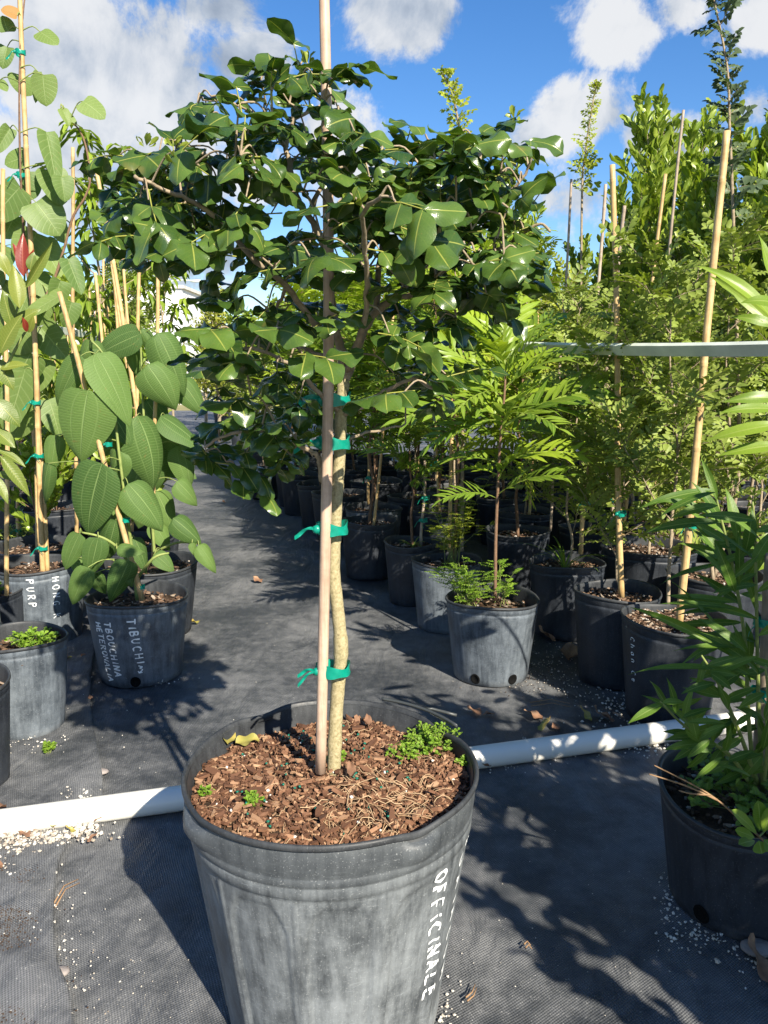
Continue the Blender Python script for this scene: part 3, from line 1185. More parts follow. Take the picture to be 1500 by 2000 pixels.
for i in range(150):
    if random.random() < .6:
        x, y = R0 * .38 + rnd(-.08, .08), -R0 * .42 + rnd(-.07, .07)
    else:
        x, y = disc(R0 * .88)
    if hypot(x, y) > R0 * .9:
        continue
    a = rnd(0, 6.28)
    L = rnd(.018, .06)
    p = [Vector((x, y, soil_z(x, y) + .006))]
    for k in range(5):
        a += rnd(-.5, .5)
        q = p[-1] + Vector((cos(a), sin(a), 0)) * L / 5
        q.z = soil_z(q.x, q.y) + .007 + rnd(-.002, .006)
        p.append(q)
    if max(hypot(q.x, q.y) for q in p) < R0 * .92:
        tube(mb, p, rnd(.0004, .0008), 4, rnd(0, 1), cap=False)
tag(mb.build('dry_roots', M['straw'], soil0), kind='stuff')
M['prill'] = plain('green_fertiliser_prill', (.004, .13, .085), .35)
mb = MB()
for i in range(60):
    x, y = disc(R0 * .8)
    x = x * .8 - .02
    y -= .01
    pebble(mb, (x, y, soil_z(x, y) + .010), .0055, .5)
tag(mb.build('fertiliser_prills', M['prill'], soil0), kind='stuff')
mb = MB()
for i in range(26):
    x, y = disc(R0 * .85)
    pebble(mb, (x, y, soil_z(x, y) + .007), rnd(.003, .008), .95)
tag(mb.build('perlite', M['gravel'], soil0), kind='stuff')

base0 = Vector((cc.x, cc.y, 0))


def weed_clump(label, c, rad, h, n, group=None, cat='weed', leafL=.008, name='small_weed', m='weed_leaf', flat=False):
    """low weed: thin stems carrying tufts of little leaves"""
    t = thing(name, label, cat, c, group)
    wood, lf = MB(), MB()
    for i in range(n):
        a = rnd(0, 6.28)
        rr = rad * sqrt(random.random())
        tip = Vector((cos(a) * rr, sin(a) * rr, h * rnd(.4, 1.0) * (1 - .4 * (rr / rad) ** 2)))
        p = [Vector((tip.x * .35, tip.y * .35, -.004)), Vector((tip.x * .75, tip.y * .75, tip.z * .6)), tip]
        p = smooth_pts(p, 3)
        tube(wood, p, (.0009, .0005), 3, 0, cap=False)
        for k in range(9):
            q = along(p, rnd(.45, 1.0))
            d = Vector((rnd(-1, 1), rnd(-1, 1), rnd(-.1, .8))).normalized()
            small_leaf(lf, q, d, Vector((rnd(-.4, .4), rnd(-.6, .2), 1)), leafL * rnd(.7, 1.2), leafL * rnd(.55, .8), random.random(), .55)
    wood.build('stems', M['green_stem'], t)
    tag(lf.build('leaves', M[m], t), kind='stuff')
    return t


def on_soil(px, py):
    p = ath(px, py, SOIL0)
    return Vector((p.x, p.y, soil_z(p.x - cc.x, p.y - cc.y) + .002))


for px, py, r_, h_, n_, lb in [(845, 1455, .052, .036, 95, 'largest bushy green weed at the back right of the bark mulch'), (790, 1478, .032, .022, 30, 'feathery green weed left of the bushy weed on the bark mulch'),
                               (908, 1492, .014, .018, 12, 'tiny green weed beside the right rim of the large pot'), (490, 1572, .020, .020, 22, 'small feathery weed at the front left of the bark mulch'),
                               (634, 1510, .012, .018, 12, 'pale green sprout at the foot of the wooden stake'), (662, 1500, .012, .026, 12, 'pale green sprout at the foot of the pale trunk'),
                               (400, 1548, .014, .016, 8, 'sparse grey green seedling by the left rim of the large pot')]:
    weed_clump(lb, on_soil(px, py), r_, h_, n_, 'weeds in the bark mulch', leafL=.0062)

# fallen leaf on the mulch
yl = thing('fallen_leaf', 'curled yellow leaf lying on the bark mulch', 'leaf', on_soil(452, 1462) + Vector((0, 0, .014)))
for dx, rz, m_ in ((-.006, .3, 'yellow_leaf'), (.006, -1.2, 'yellow_leaf')):
    o = link('blade', leaf_mesh('blade', L=.040, W=.028, kind='oval', fold=.35, curl=.3, wave=.10, nl=12, nw=4), M[m_], yl, (dx, .004, 0))
    o.rotation_euler = (.2, rnd(-.3, .3), rz)
for px, py, s, lb in [(605, 1392, .03, 'folded tan leaf against the back rim of the large pot'), (722, 1430, .03, 'curled brown leaf behind the pale trunk on the mulch'),
                      (690, 1548, .032, 'flat tan husk in front of the stake on the mulch')]:
    o = link('dead_leaf', leaf_mesh('dead_leaf', L=s, W=s * .45, kind='ovate', fold=.4, curl=-.5, wave=.10), M['dead'], None, on_soil(px, py) + Vector((0, 0, .014)))
    o.rotation_euler = (.12, rnd(-.3, .3), rnd(-1, 1))
    tag(o, lb, 'leaf', 'dead leaves on the bark mulch')

# wooden stake
st0, st0_pts = stake('tall pinkish brown wooden stake tied to the foreground tree', aty(626, 1508, YC - .02), aty(632, -60, YC - .03), .0080, 'wood', bend=.002, name='wooden_stake', node=.45, seg=14, mid=aty(639, 640, YC - .03))


def T(lst, dy0=0.0, dy1=None):
    n = len(lst)
    out = []
    for i, p in enumerate(lst):
        dy = dy0 + ((dy1 if dy1 is not None else dy0) - dy0) * i / (n - 1)
        if len(p) > 2:
            dy = p[2]
        out.append(aty(p[0], p[1], YC + dy))
    return out


tree = thing('tree', 'foreground young tree with glossy dark green leaves and pale knobbly trunk', 'tree', (cc.x + .003, YC, SOIL0))
TB = tree.location.copy()
tr_pts = smooth_pts(T([(652, 1512), (655, 1420), (661, 1330), (666, 1268), (660, 1195), (652, 1120), (654, 1040), (658, 960), (664, 880), (666, 800), (672, 740)], 0.0), 7)
rad = []
for i, p in enumerate(tr_pts):
    t = i / (len(tr_pts) - 1)
    r = .0106 - .0026 * t
    if i % 9 == 5:
        r *= 1.09
    if i in (20, 21, 22):
        r *= 1.12
    rad.append(r * (1 + .03 * sin(i * 1.7)))
mb = MB()
tube(mb, [p - TB for p in tr_pts], rad, 14)
mb.build('trunk', M['trunk'], tree)
BR = [
    ([(672, 742), (690, 700), (708, 650), (735, 610), (770, 580), (810, 540), (860, 475), (905, 420), (925, 350), (940, 290)], 0, .06, .0078, .003),
    ([(672, 742), (668, 690), (655, 640), (646, 560), (630, 470), (600, 420), (578, 380), (566, 320), (560, 285), (572, 230), (580, 150)], 0, .05, .0075, .0025),
    ([(652, 690), (610, 625), (560, 560), (500, 510), (440, 440), (380, 395), (320, 370), (262, 345)], .03, -.16, .0055, .002),
    ([(585, 395), (540, 378), (480, 350), (420, 310), (370, 290), (330, 270)], .04, .0, .0045, .0018),
    ([(655, 960), (630, 935), (622, 895), (600, 878), (560, 860), (500, 838), (440, 850), (400, 875)], 0, -.06, .005, .0018),
    ([(660, 800), (638, 785), (605, 748), (580, 725), (530, 690), (470, 680), (430, 690)], -.01, -.1, .0042, .0016),
    ([(668, 815), (720, 785), (760, 760), (810, 740), (855, 765)], 0, -.14, .0042, .0018),
    ([(680, 725), (706, 640), (718, 560), (712, 480), (708, 420), (745, 385)], 0, -.27, .005, .002),
    ([(770, 580), (800, 575), (850, 540), (930, 500), (990, 480), (1045, 440), (1075, 450)], .02, -.05, .0042, .0016),
    ([(735, 610), (742, 500), (748, 400), (742, 320), (750, 270)], .02, .2, .005, .002),
    ([(905, 420), (960, 400), (1020, 350), (1040, 300)], .05, .0, .0035, .0015),
    ([(560, 288), (500, 222), (440, 200), (395, 195)], .04, .02, .0035, .0014),
    ([(572, 232), (630, 205), (662, 190)], .05, .09, .003, .0014),
    ([(600, 420), (640, 345), (680, 300), (700, 255)], .03, .12, .004, .0015),
    ([(560, 560), (540, 600), (500, 640), (450, 660)], .0, .12, .003, .0014),
    ([(850, 540), (880, 580), (890, 620)], .0, .06, .003, .0014),
    ([(810, 540), (840, 400), (850, 310), (830, 265)], .03, .18, .0035, .0015),
    ([(672, 742), (640, 700), (590, 680), (540, 650), (520, 600)], .0, .16, .0035, .0015),
    ([(660, 860), (700, 850), (740, 840), (790, 830)], .0, .08, .003, .0014),
]
nodes = []
for i, (lst, d0, d1, r0, r1) in enumerate(BR):
    p = smooth_pts(T(lst, d0, d1), 5)
    p = [q + rvec(.0018) for q in p]
    nodes += [(q, p) for q in p[3:]]
    mb = MB()
    tube(mb, [q - TB for q in p], [(r0 + (r1 - r0) * (k / (len(p) - 1)) ** .7) * (1.12 if k % 6 == 4 else 1) for k in range(len(p))], 9)
    mb.build('branch', M['branch'], tree)

CL = [(540, 120), (585, 112), (612, 132), (530, 160), (505, 148), (652, 138), (600, 180), (565, 185), (632, 185), (660, 195), (520, 190), (560, 140), (640, 215),
      (412, 172), (470, 185), (385, 212), (440, 228), (500, 205), (480, 262), (450, 262), (365, 190), (540, 262), (515, 240), (662, 232), (645, 272), (692, 240), (600, 250), (590, 290),
      (300, 305), (258, 325), (232, 362), (300, 372), (245, 402), (340, 330), (402, 300), (380, 350), (440, 330), (345, 270), (285, 285), (212, 425), (268, 452), (312, 430), (320, 400), (360, 305), (270, 380), (225, 330), (340, 380),
      (470, 300), (505, 322), (540, 322), (480, 372), (430, 392), (412, 430), (390, 472), (440, 475), (470, 438), (512, 452), (430, 520), (480, 545), (502, 500), (535, 522), (560, 470), (570, 540), (530, 400), (580, 440), (455, 590), (590, 590), (620, 620),
      (620, 330), (662, 312), (605, 300), (702, 300), (690, 352), (722, 330), (645, 395), (610, 440), (662, 420), (700, 395), (742, 420), (640, 560), (660, 500), (702, 470), (722, 520), (762, 502), (680, 560), (722, 585), (670, 632), (740, 470), (760, 350), (740, 380),
      (760, 285), (792, 262), (832, 272), (852, 302), (880, 262), (912, 252), (950, 262), (872, 332), (822, 332), (800, 362), (922, 302), (982, 272), (1012, 272), (1050, 292), (1002, 322), (962, 332), (1042, 342), (902, 372), (952, 382), (1002, 362), (840, 390), (870, 400), (1020, 300), (890, 300), (780, 310),
      (1062, 392), (1070, 432), (1076, 462), (1030, 422), (1002, 402), (982, 442), (942, 432), (902, 452), (862, 462), (952, 492), (992, 502), (932, 542), (1022, 522), (972, 572), (1002, 592), (880, 562), (892, 622), (850, 542), (822, 502), (802, 602), (832, 562), (782, 622), (872, 602), (792, 562), (1040, 480), (900, 500), (820, 450), (780, 440), (960, 620), (850, 640), (760, 650),
      (470, 690), (512, 662), (560, 640), (590, 702), (480, 652), (432, 682), (540, 722), (450, 732), (602, 645), (522, 602), (562, 592), (490, 772), (530, 792), (570, 782), (602, 742), (462, 842), (422, 832), (402, 882), (442, 902), (482, 882), (468, 935), (560, 882), (588, 832), (502, 832), (540, 832), (570, 890), (420, 640), (430, 860), (510, 870), (610, 800), (400, 700),
      (732, 702), (772, 732), (752, 772), (792, 762), (742, 812), (802, 722), (832, 742), (862, 772), (702, 772), (822, 802), (782, 832), (732, 862), (702, 842), (850, 822), (720, 750), (700, 690), (870, 730), (720, 900), (800, 860)]
BIG = [(790, 440, -.28, 1.35), (770, 392, -.28, 1.4), (605, 500, -.24, 1.35), (350, 300, -.18, 1.25), (540, 640, -.2, 1.15), (790, 765, -.16, 1.15), (430, 640, -.18, 1.1), (660, 395, -.24, 1.2), (290, 390, -.16, 1.2), (590, 690, -.2, 1.1), (480, 700, -.2, 1.1)]
CL += [(int(rnd(620, 900)), int(rnd(270, 460))) for _ in range(26)] + [(int(rnd(430, 640)), int(rnd(280, 560))) for _ in range(16)] + [(int(rnd(240, 420)), int(rnd(280, 440))) for _ in range(8)] + [(int(rnd(400, 620)), int(rnd(640, 900))) for _ in range(4)] + [(int(rnd(820, 1060)), int(rnd(270, 560))) for _ in range(16)]
CL += [(int(rnd(920, 1055)), int(rnd(250, 560))) for _ in range(22)] + [(int(rnd(480, 680)), int(rnd(95, 300))) for _ in range(10)] + [(int(rnd(200, 330)), int(rnd(270, 470))) for _ in range(8)]
gl = []
for v in range(14):
    gl.append(leaf_mesh('leaflet', L=1.0, W=rnd(.62, .82), kind='oval' if v % 3 else 'obov', fold=rnd(-.1, .4), curl=rnd(.0, 1.3), wave=rnd(.04, .10), nl=10, nw=3, twist=rnd(-.7, .7), cup=rnd(.0, .6), seed=v * .37))
twig, rach = MB(), MB()
LV = []
CL = [q for q in CL if not (628 < q[0] < 760 and 545 < q[1] < 1000) and not (q[1] > 600 and q[0] > 900) and not (q[1] > 795 and q[0] > 690) and q[0] < 1066]
CL = [(650 + (x - 650) * (.93 if abs(x - 650) > 250 else 1), y + (16 if y < 500 else 0)) for x, y in CL]
CL.sort(key=lambda q: min((n[0] - aty(q[0], q[1], YC)).length for n in nodes))
for (px, py, *ex) in CL + BIG:
    if ex:
        dy, scl = ex
    else:
        e = hypot((px - 650) / 470, (py - 480) / 440)
        dy = rnd(-1, .8) * .20 * sqrt(max(.12, 1 - min(1, e) ** 2))
        scl = 1.0
    c = aty(px, py, YC + dy)
    best = min(nodes, key=lambda q: (q[0] - c).length_squared + (.01 if q[0].z > c.z + .05 else 0))[0]
    nodes.append((c, None))
    out = c - best
    dist = out.length
    d0 = (out.normalized() * Vector((1, 1, .5)) + Vector((0, 0, .12)) + rvec(.3)).normalized()
    tp = smooth_pts([best - TB, best.lerp(c, .55) + Vector((0, 0, .012)) - TB, c - TB], 4)
    if dist > .015:
        tube(twig, tp, (.0015, .0009), 5, cap=False)
    sp = .024 * scl * rnd(.85, 1.15)
    c = c - d0 * sp * .6
    npair = random.choice((2, 2, 3, 3)) if not ex else 2
    dd = d0.copy()
    pts = [c]
    nh = (Vector((0, 0, 1)) + SUN_DIR * .45 + rvec(.5)).normalized()
    for j in range(npair):
        dd = (dd + Vector((0, 0, -.12)) + rvec(.15)).normalized()
        pts.append(pts[-1] + dd * sp * .8)
        Mx = frame(dd, nh)
        x = Mx.col[0]
        last = j == npair - 1
        for s in (-1, 1):
            an = radians(rnd(34, 62)) if last else radians(rnd(58, 85))
            ld = (dd * cos(an) + x * (s * sin(an)) + Vector((0, 0, -.12)) + rvec(.25)).normalized()
            ln = (nh + rvec(.42) + x * (-s * .1)).normalized()
            L = .0400 * scl * rnd(.72, 1.25) * (1.0 if last else .85)
            LV.append((pts[-1], ld, ln, L))
    tube(rach, [p - TB for p in pts], (.0010, .0007), 4, cap=False)
tag(twig.build('twigs', M['branch'], tree), kind='stuff')
tag(rach.build('leaf_stalks', M['rachis'], tree), kind='stuff')
LV.sort(key=lambda q: (q[0] - CAM).length)
rest = MB()
for i, (p, d, n, L) in enumerate(LV):
    Mx = frame(d, n).to_4x4()
    me = random.choice(gl)
    if i < 300:
        o = link('leaflet', me, M['glossy'], tree)
        o.matrix_local = Matrix.Translation(p - TB) @ Mx @ Matrix.Scale(L, 4)
    else:
        mm = Matrix.Translation(p - TB) @ Mx @ Matrix.Scale(L, 4)
        rest.add([mm @ v.co for v in me.vertices], [tuple(f.vertices) for f in me.polygons], [(.5 + .5 * (k % 7 - 3) / 3, (k // 7) / 10) for k in range(len(me.vertices))], random.random())
tag(rest.build('inner_leaflets', M['glossy'], tree), kind='stuff')
# yellow-green shoots at the tips
new = MB()
for px, py, dy in [(490, 155, -.05), (285, 290, -.1), (340, 290, -.15), (1005, 235, .05), (600, 130, 0), (345, 325, -.18), (1000, 465, -.05), (690, 400, -.25)]:
    c = aty(px, py, YC + dy) - TB
    for k in range(9):
        d = Vector((rnd(-1, 1), rnd(-1, 1), rnd(0, 1.2))).normalized()
        small_leaf(new, c + d * .004, d, rvec(1), rnd(.010, .018), rnd(.005, .009), random.random(), .6)
tag(new.build('new_shoots', M['glossy_new'], tree), kind='stuff')

# ties along stake and trunk
for (px, py, a, tl, tails, ang) in [(648, 1031, .0225, .032, ((-1, .1),), 0), (650, 1306, .025, .030, ((-1, -.15), (-.9, .3)), 0), (650, 864, .0235, .035, ((-1, .12),), 0), (655, 780, .021, .04, ((-1, .15), (-.8, .3)), 0)]:
    tie(st0, aty(px, py, YC - .010), a, .019, .0165, tails, tl, ang)

# ------------------------------------------------------------------ generic plants
def leaf_obj(parent, name, me, m, base, tip, nrm, width=None, L0=1.0):
    """place a unit leaf mesh so that it runs from base to tip (world points)"""
    d = tip - base
    L = d.length
    Mx = frame(d, nrm).to_4x4()
    o = link(name, me, m, parent)
    sx = (width / L / me['w0']) if width else 1.0
    o.matrix_local = Matrix.Translation(base - parent.location) @ Mx @ Matrix.Diagonal((L * sx, L, L, 1))
    if len(me.materials) and me.materials[0] != m:
        o.material_slots[0].link = 'OBJECT'
        o.material_slots[0].material = m
    return o


def hand_leaves(plant, lst, Y, meshes, m, seedface=.5, petiole=None, stempts=None, name='leaf', wood=None):
    for e in lst:
        bx, by, tx, ty, w = e[:5]
        dy = e[5] if len(e) > 5 else 0.0
        mm = M[e[6]] if len(e) > 6 else m
        b = aty(bx, by, Y + dy)
        t = aty(tx, ty, Y + dy - rnd(.0, .03))
        ax = (t - b).normalized()
        face = (CAM - b).normalized() * .55 + SUN_DIR * .6 + Vector((0, 0, .35)) + rvec(seedface)
        leaf_obj(plant, name, random.choice(meshes), mm, b, t, face, w * pxsize(b))
        if wood is not None and stempts:
            q = min(stempts, key=lambda s: (s - b).length + max(0, s.z - b.z) * .7)
            if (q - b).length < .35:
                tube(wood, smooth_pts([q - plant.location, q.lerp(b, .6) + Vector((0, 0, .015)) - plant.location, b - plant.location], 3), (.0022, .0016), 5, cap=False)


def stems(plant, lists, r0, r1, m, name='stem', seg=7):
    allp = []
    for p in lists:
        mb = MB()
        q = smooth_pts(p, 5)
        tube(mb, [a - plant.location for a in q], (r0, r1), seg)
        mb.build(name, M[m], plant)
        allp += q
    return allp


# ================================================================== left of the aisle
potL1 = pot_px('dusty pot marked TIBOUCHINA HETERONALIA with broad velvety leaves above', 268, 1160, 196, .275, 'pot_blue', bits=260, seed=1.0, fill=.86, holes=(.16,), white=.06)
pot_text(potL1, 'TIBUCHI~', radians(5), .240, .025, .0255, .0042, slant=.12)
pot_text(potL1, 'TBOUCHINA', radians(-23), .228, .023, .0222, .0042, slant=.06)
pot_text(potL1, 'HETERONALIA', radians(-37), .222, .022, .0192, .0042, slant=.06)
potL2 = pot_px('black pot behind the TIBOUCHINA pot beside the aisle', 290, 1097, 190, .275, 'pot_black', bits=160, seed=2.0, fill=.88, white=.05)
potL3 = pot_px('grey pot marked HONG and PURP behind the small pots', 78, 1098, 168, .30, 'pot_blue', bits=160, seed=3.0, fill=.9, white=.1)
pot_text(potL3, 'PURP', radians(5), .275, .024, .029, .0038)
pot_text(potL3, 'HONG K', radians(37), .275, .024, .030, .0034)
potL4 = pot_px('smooth grey pot with clover weeds at the left edge', 38, 1243, 178, .27, 'pot_blue', bits=220, seed=4.0, fill=.84, ribs=0, white=.06)
potL5 = pot_px('dark pot cut off by the left edge below the clover pot', -82, 1330, 190, .27, 'pot_black', bits=60, seed=5.0)
potL6 = pot_px('black pot squeezed behind the clover pot at the left edge', -14, 1150, 122, .24, 'pot_black', bits=120, seed=6.0, fill=.9)
potL7 = pot_px('black pot far back left behind the HONG pot', 22, 958, 118, .28, 'pot_black', bits=60, seed=7.0)
potL8 = pot_px('black pot with grassy weeds behind the HONG pot', 30, 1046, 120, .26, 'pot_black', bits=60, seed=8.0)

# broad-leaved shrub in the TIBOUCHINA pot
Y1 = potL1.Y
sh1 = thing('shrub', 'shrub with huge velvety ribbed leaves in the TIBOUCHINA pot', 'shrub', (potL1.X, Y1, potL1.soil))
tl_ = [leaf_mesh('leaf', L=1, W=.75, kind='ovate', fold=rnd(-.05, .25), curl=rnd(.3, 1.25), wave=rnd(0.005, .022), nl=14, nw=5, cup=rnd(.1, .6), twist=rnd(-.45, .45), lobe=.08) for _ in range(10)]
s1 = stems(sh1, [[aty(268, 1172, Y1), aty(258, 1080, Y1), aty(245, 980, Y1 - .02), aty(232, 880, Y1 - .02), aty(222, 790, Y1), aty(205, 700, Y1), aty(178, 665, Y1)],
                 [aty(262, 1120, Y1), aty(235, 1075, Y1 - .05), aty(200, 1050, Y1 - .08), aty(160, 1040, Y1 - .08)],
                 [aty(268, 1130, Y1), aty(300, 1090, Y1 - .02), aty(330, 1080, Y1)]], .006, .003, 'green_stem')
w1 = MB()
hand_leaves(sh1, [(172, 762, 140, 912, 120, -.10), (188, 690, 266, 826, 86, -.06), (158, 695, 98, 800, 50, -.02), (200, 905, 146, 1058, 106, -.10), (232, 880, 205, 955, 60, .0), (250, 945, 335, 1030, 78, -.06),
                  (156, 1042, 116, 1118, 42, -.1), (192, 1050, 172, 1135, 50, -.1), (226, 1015, 202, 1128, 52, -.06), (228, 1072, 278, 1074, 30, -.1), (252, 1095, 212, 1188, 52, -.12), (172, 1108, 130, 1192, 46, -.12),
                  (215, 800, 262, 870, 62, .06), (225, 830, 175, 900, 62, .08), (95, 905, 70, 1005, 34, .0), (245, 985, 190, 1020, 48, .06), (110, 850, 95, 930, 40, .05), (262, 1050, 300, 1120, 40, .02), (185, 1120, 215, 1160, 34, -.02),
                  (245, 1105, 262, 1150, 30, -.1), (178, 665, 150, 720, 36, .03), (180, 668, 215, 700, 30, .04), (205, 960, 250, 1010, 44, .05), (150, 1090, 175, 1130, 34, .02)], Y1, tl_, M['tibou'], .34, stempts=s1, wood=w1)
tag(w1.build('petioles', M['green_stem'], sh1), kind='stuff')
sb1, sb1p = stake('bamboo stake leaning left from the TIBOUCHINA pot', aty(278, 1172, Y1 - .06), aty(116, 570, Y1 - .06), .0088, bend=.003)
for px, py in ((276, 1146), (246, 1016), (212, 868)):
    tie(sb1, aty(px, py, Y1 - .055), .011, .012, .012, ((.9, -.3),), .012)
Y2 = potL2.Y
sh2 = thing('shrub', 'shrub with arching velvety leaves in the black pot by the aisle', 'shrub', (potL2.X, Y2, potL2.soil))
s2 = stems(sh2, [[aty(302, 1090, Y2), aty(296, 1000, Y2), aty(288, 900, Y2), aty(280, 800, Y2), aty(276, 700, Y2), aty(274, 650, Y2)],
                 [aty(300, 1080, Y2), aty(345, 1060, Y2 - .05), aty(385, 1062, Y2 - .08)], [aty(288, 880, Y2), aty(315, 830, Y2), aty(330, 815, Y2)]], .006, .0035, 'green_stem')
w2 = MB()
hand_leaves(sh2, [(275, 652, 176, 690, 60, -.04), (308, 650, 374, 778, 72, -.05), (288, 712, 356, 802, 82, -.08), (268, 812, 346, 958, 96, -.16), (314, 812, 412, 868, 66, -.04), (318, 826, 398, 900, 62, .04), (338, 1012, 402, 1058, 50, -.1), (388, 1064, 434, 1116, 38, -.1),
                  (345, 940, 398, 984, 48, -.03), (302, 1082, 342, 1114, 36, -.1), (350, 740, 408, 806, 56, .08), (352, 868, 392, 968, 62, .04), (278, 642, 312, 692, 30, -.02), (262, 680, 272, 740, 34, .04), (300, 865, 300, 965, 66, .06), (280, 900, 240, 985, 60, .08), (305, 960, 350, 1040, 60, .05),
                  (285, 780, 330, 850, 60, .1), (375, 1060, 385, 1085, 18, -.1), (290, 960, 262, 1040, 52, .05), (320, 900, 385, 930, 50, .12), (300, 1020, 335, 1075, 42, .03), (330, 700, 350, 770, 40, .1), (255, 655, 230, 640, 24, .02)], Y2, tl_, M['tibou'], .34, stempts=s2, wood=w2)
tag(w2.build('petioles', M['green_stem'], sh2), kind='stuff')
stake('bamboo stake upright behind the arching velvety leaves', aty(300, 1095, Y2 + .03), aty(308, 395, Y2 + .03), .0078)

# tall heart-leaved sapling in the HONG pot
Y3 = potL3.Y
ht = thing('sapling', 'tall sapling with heart shaped leaves rising past the left top corner', 'sapling', (potL3.X, Y3, potL3.soil))
sk3, sk3p = stake('tall bamboo stake carrying the heart leaved sapling', aty(84, 1128, Y3 - .03), aty(37, -60, Y3 - .03), .0095, bend=.004)
sk3b, _ = stake('short bamboo stake crossed against the tall left stake', aty(93, 1122, Y3 - .02), aty(66, 640, Y3 + .0), .0085, bend=.003)
for px, py in ((84, 1070), (76, 890), (70, 786), (42, 342), (40, 103)):
    tie(sk3, aty(px, py, Y3 - .03), .016, .016, .014, ((-.8, -.4), (.8, -.3)), .03)
s3 = stems(ht, [[aty(88, 1120, Y3), aty(80, 900, Y3), aty(72, 700, Y3 - .01), aty(50, 500, Y3 - .01), aty(40, 330, Y3 - .045), aty(38, 160, Y3 - .045), aty(44, 40, Y3 - .03), (aty(52, -30, Y3 - .03))],
                [aty(62, 620, Y3), aty(100, 560, Y3 + .02), aty(124, 490, Y3 + .03), aty(142, 425, Y3 + .03), aty(166, 385, Y3 + .03), aty(176, 345, Y3 + .03), aty(163, 270, Y3 + .03), aty(132, 226, Y3 + .03), aty(122, 210, Y3 + .03)]], .0055, .0022, 'stem', 'stem')
hl = [leaf_mesh('leaf', L=1, W=1, kind='heart', fold=rnd(-.05, .4), curl=rnd(.0, .5), wave=rnd(.005, .02), nl=11, nw=4, lobe=.22, cup=rnd(0, .2), twist=rnd(-.2, .2)) for _ in range(6)]
w3 = MB()
hand_leaves(ht, [(34, 30, 2, 12, 34, -.05, 'heart_dry'), (15, 62, 5, 30, 36, -.03), (78, 62, 112, 82, 40, -.03), (14, 92, 2, 130, 34, 0), (45, 148, 52, 186, 62, .04), (84, 146, 88, 206, 52, -.05), (74, 140, 70, 200, 18, -.04), (-4, 160, 14, 176, 24, 0),
                 (52, 305, 8, 320, 46, .03), (90, 258, 112, 360, 46, -.06), (96, 332, 122, 400, 62, -.03), (120, 345, 128, 392, 42, -.07), (40, 365, -24, 430, 72, -.04), (70, 395, 118, 455, 80, -.05), (58, 335, 62, 390, 44, .04), (132, 505, 160, 575, 42, -.02), (30, 420, 6, 465, 48, .05),
                 (72, 455, 40, 520, 74, .02), (78, 470, 120, 540, 64, .04), (162, 198, 206, 224, 52, .0), (122, 214, 136, 242, 22, .02), (118, 212, 150, 236, 18, .03), (118, 548, 104, 600, 46, -.08, 'heart'), (60, 560, 30, 630, 66, .03), (66, 540, 112, 580, 54, .05), (120, 575, 40, 622, 34, -.12),
                 (60, 640, 15, 690, 66, .0), (60, 690, 20, 760, 70, .02), (60, 760, -8, 800, 72, .03), (50, 720, 10, 850, 60, .0), (95, 420, 130, 470, 50, .02), (80, 560, 70, 640, 60, .06), (55, 800, 20, 860, 54, .05), (20, 250, -10, 300, 30, .02), (10, 480, -20, 540, 60, .04), (140, 590, 128, 640, 40, -.06),
                 (80, 640, 130, 700, 60, .08), (85, 700, 60, 770, 54, .09), (95, 780, 120, 850, 54, .1)],
            Y3, hl, M['heart'], .45, stempts=s3, wood=w3)
tag(w3.build('petioles', M['green_stem'], ht), kind='stuff')

# red-tipped glossy sapling in the clover pot's neighbour
Y5 = potL5.Y + .12
rt = thing('sapling', 'sapling with olive lance leaves and red new leaves at the left edge', 'sapling', (potL5.X, Y5, potL5.soil))
s5 = stems(rt, [[Vector((potL5.X, Y5, potL5.soil)), aty(-45, 1000, Y5), aty(-30, 820, Y5), aty(0, 690, Y5), aty(20, 640, Y5), aty(45, 570, Y5), aty(48, 525, Y5)],
                [aty(-20, 760, Y5), aty(10, 720, Y5), aty(45, 655, Y5), aty(60, 640, Y5)], [aty(-40, 1000, Y5), aty(-20, 930, Y5), aty(0, 890, Y5)]], .005, .002, 'green_stem')
ll = [leaf_mesh('leaf', L=1, W=.3, kind='lance', fold=rnd(.1, .45), curl=rnd(.0, .6), wave=rnd(.0, .02), nl=9, nw=2, twist=rnd(-.4, .4)) for _ in range(5)]
hand_leaves(rt, [(46, 540, 40, 452, 26, -.02, 'red'), (50, 535, 30, 470, 20, 0, 'red'), (50, 530, 64, 488, 14, 0, 'red'), (58, 528, 66, 492, 20, -.02), (50, 562, 104, 476, 20, -.02), (-5, 490, 24, 540, 24, -.01), (38, 602, 26, 512, 32, -.03), (24, 640, 4, 566, 28, 0), (0, 690, 34, 612, 34, -.03), (0, 660, -20, 580, 30, 0),
                 (52, 648, 50, 622, 14, -.02, 'red'), (56, 650, 66, 618, 14, 0), (20, 640, 70, 600, 30, .02), (-10, 700, 30, 760, 34, .0), (0, 720, 48, 705, 22, 0), (-10, 780, 40, 830, 36, -.02), (-10, 840, 30, 870, 30, 0), (0, 890, 62, 966, 26, -.03), (-4, 880, 52, 905, 20, 0), (-4, 925, 48, 932, 20, 0), (-8, 930, 18, 982, 18, -.02),
                 (-10, 740, -30, 820, 34, 0), (5, 560, -20, 500, 26, .03), (30, 580, 0, 540, 26, .04)], Y5, ll, M['lance'], .4)

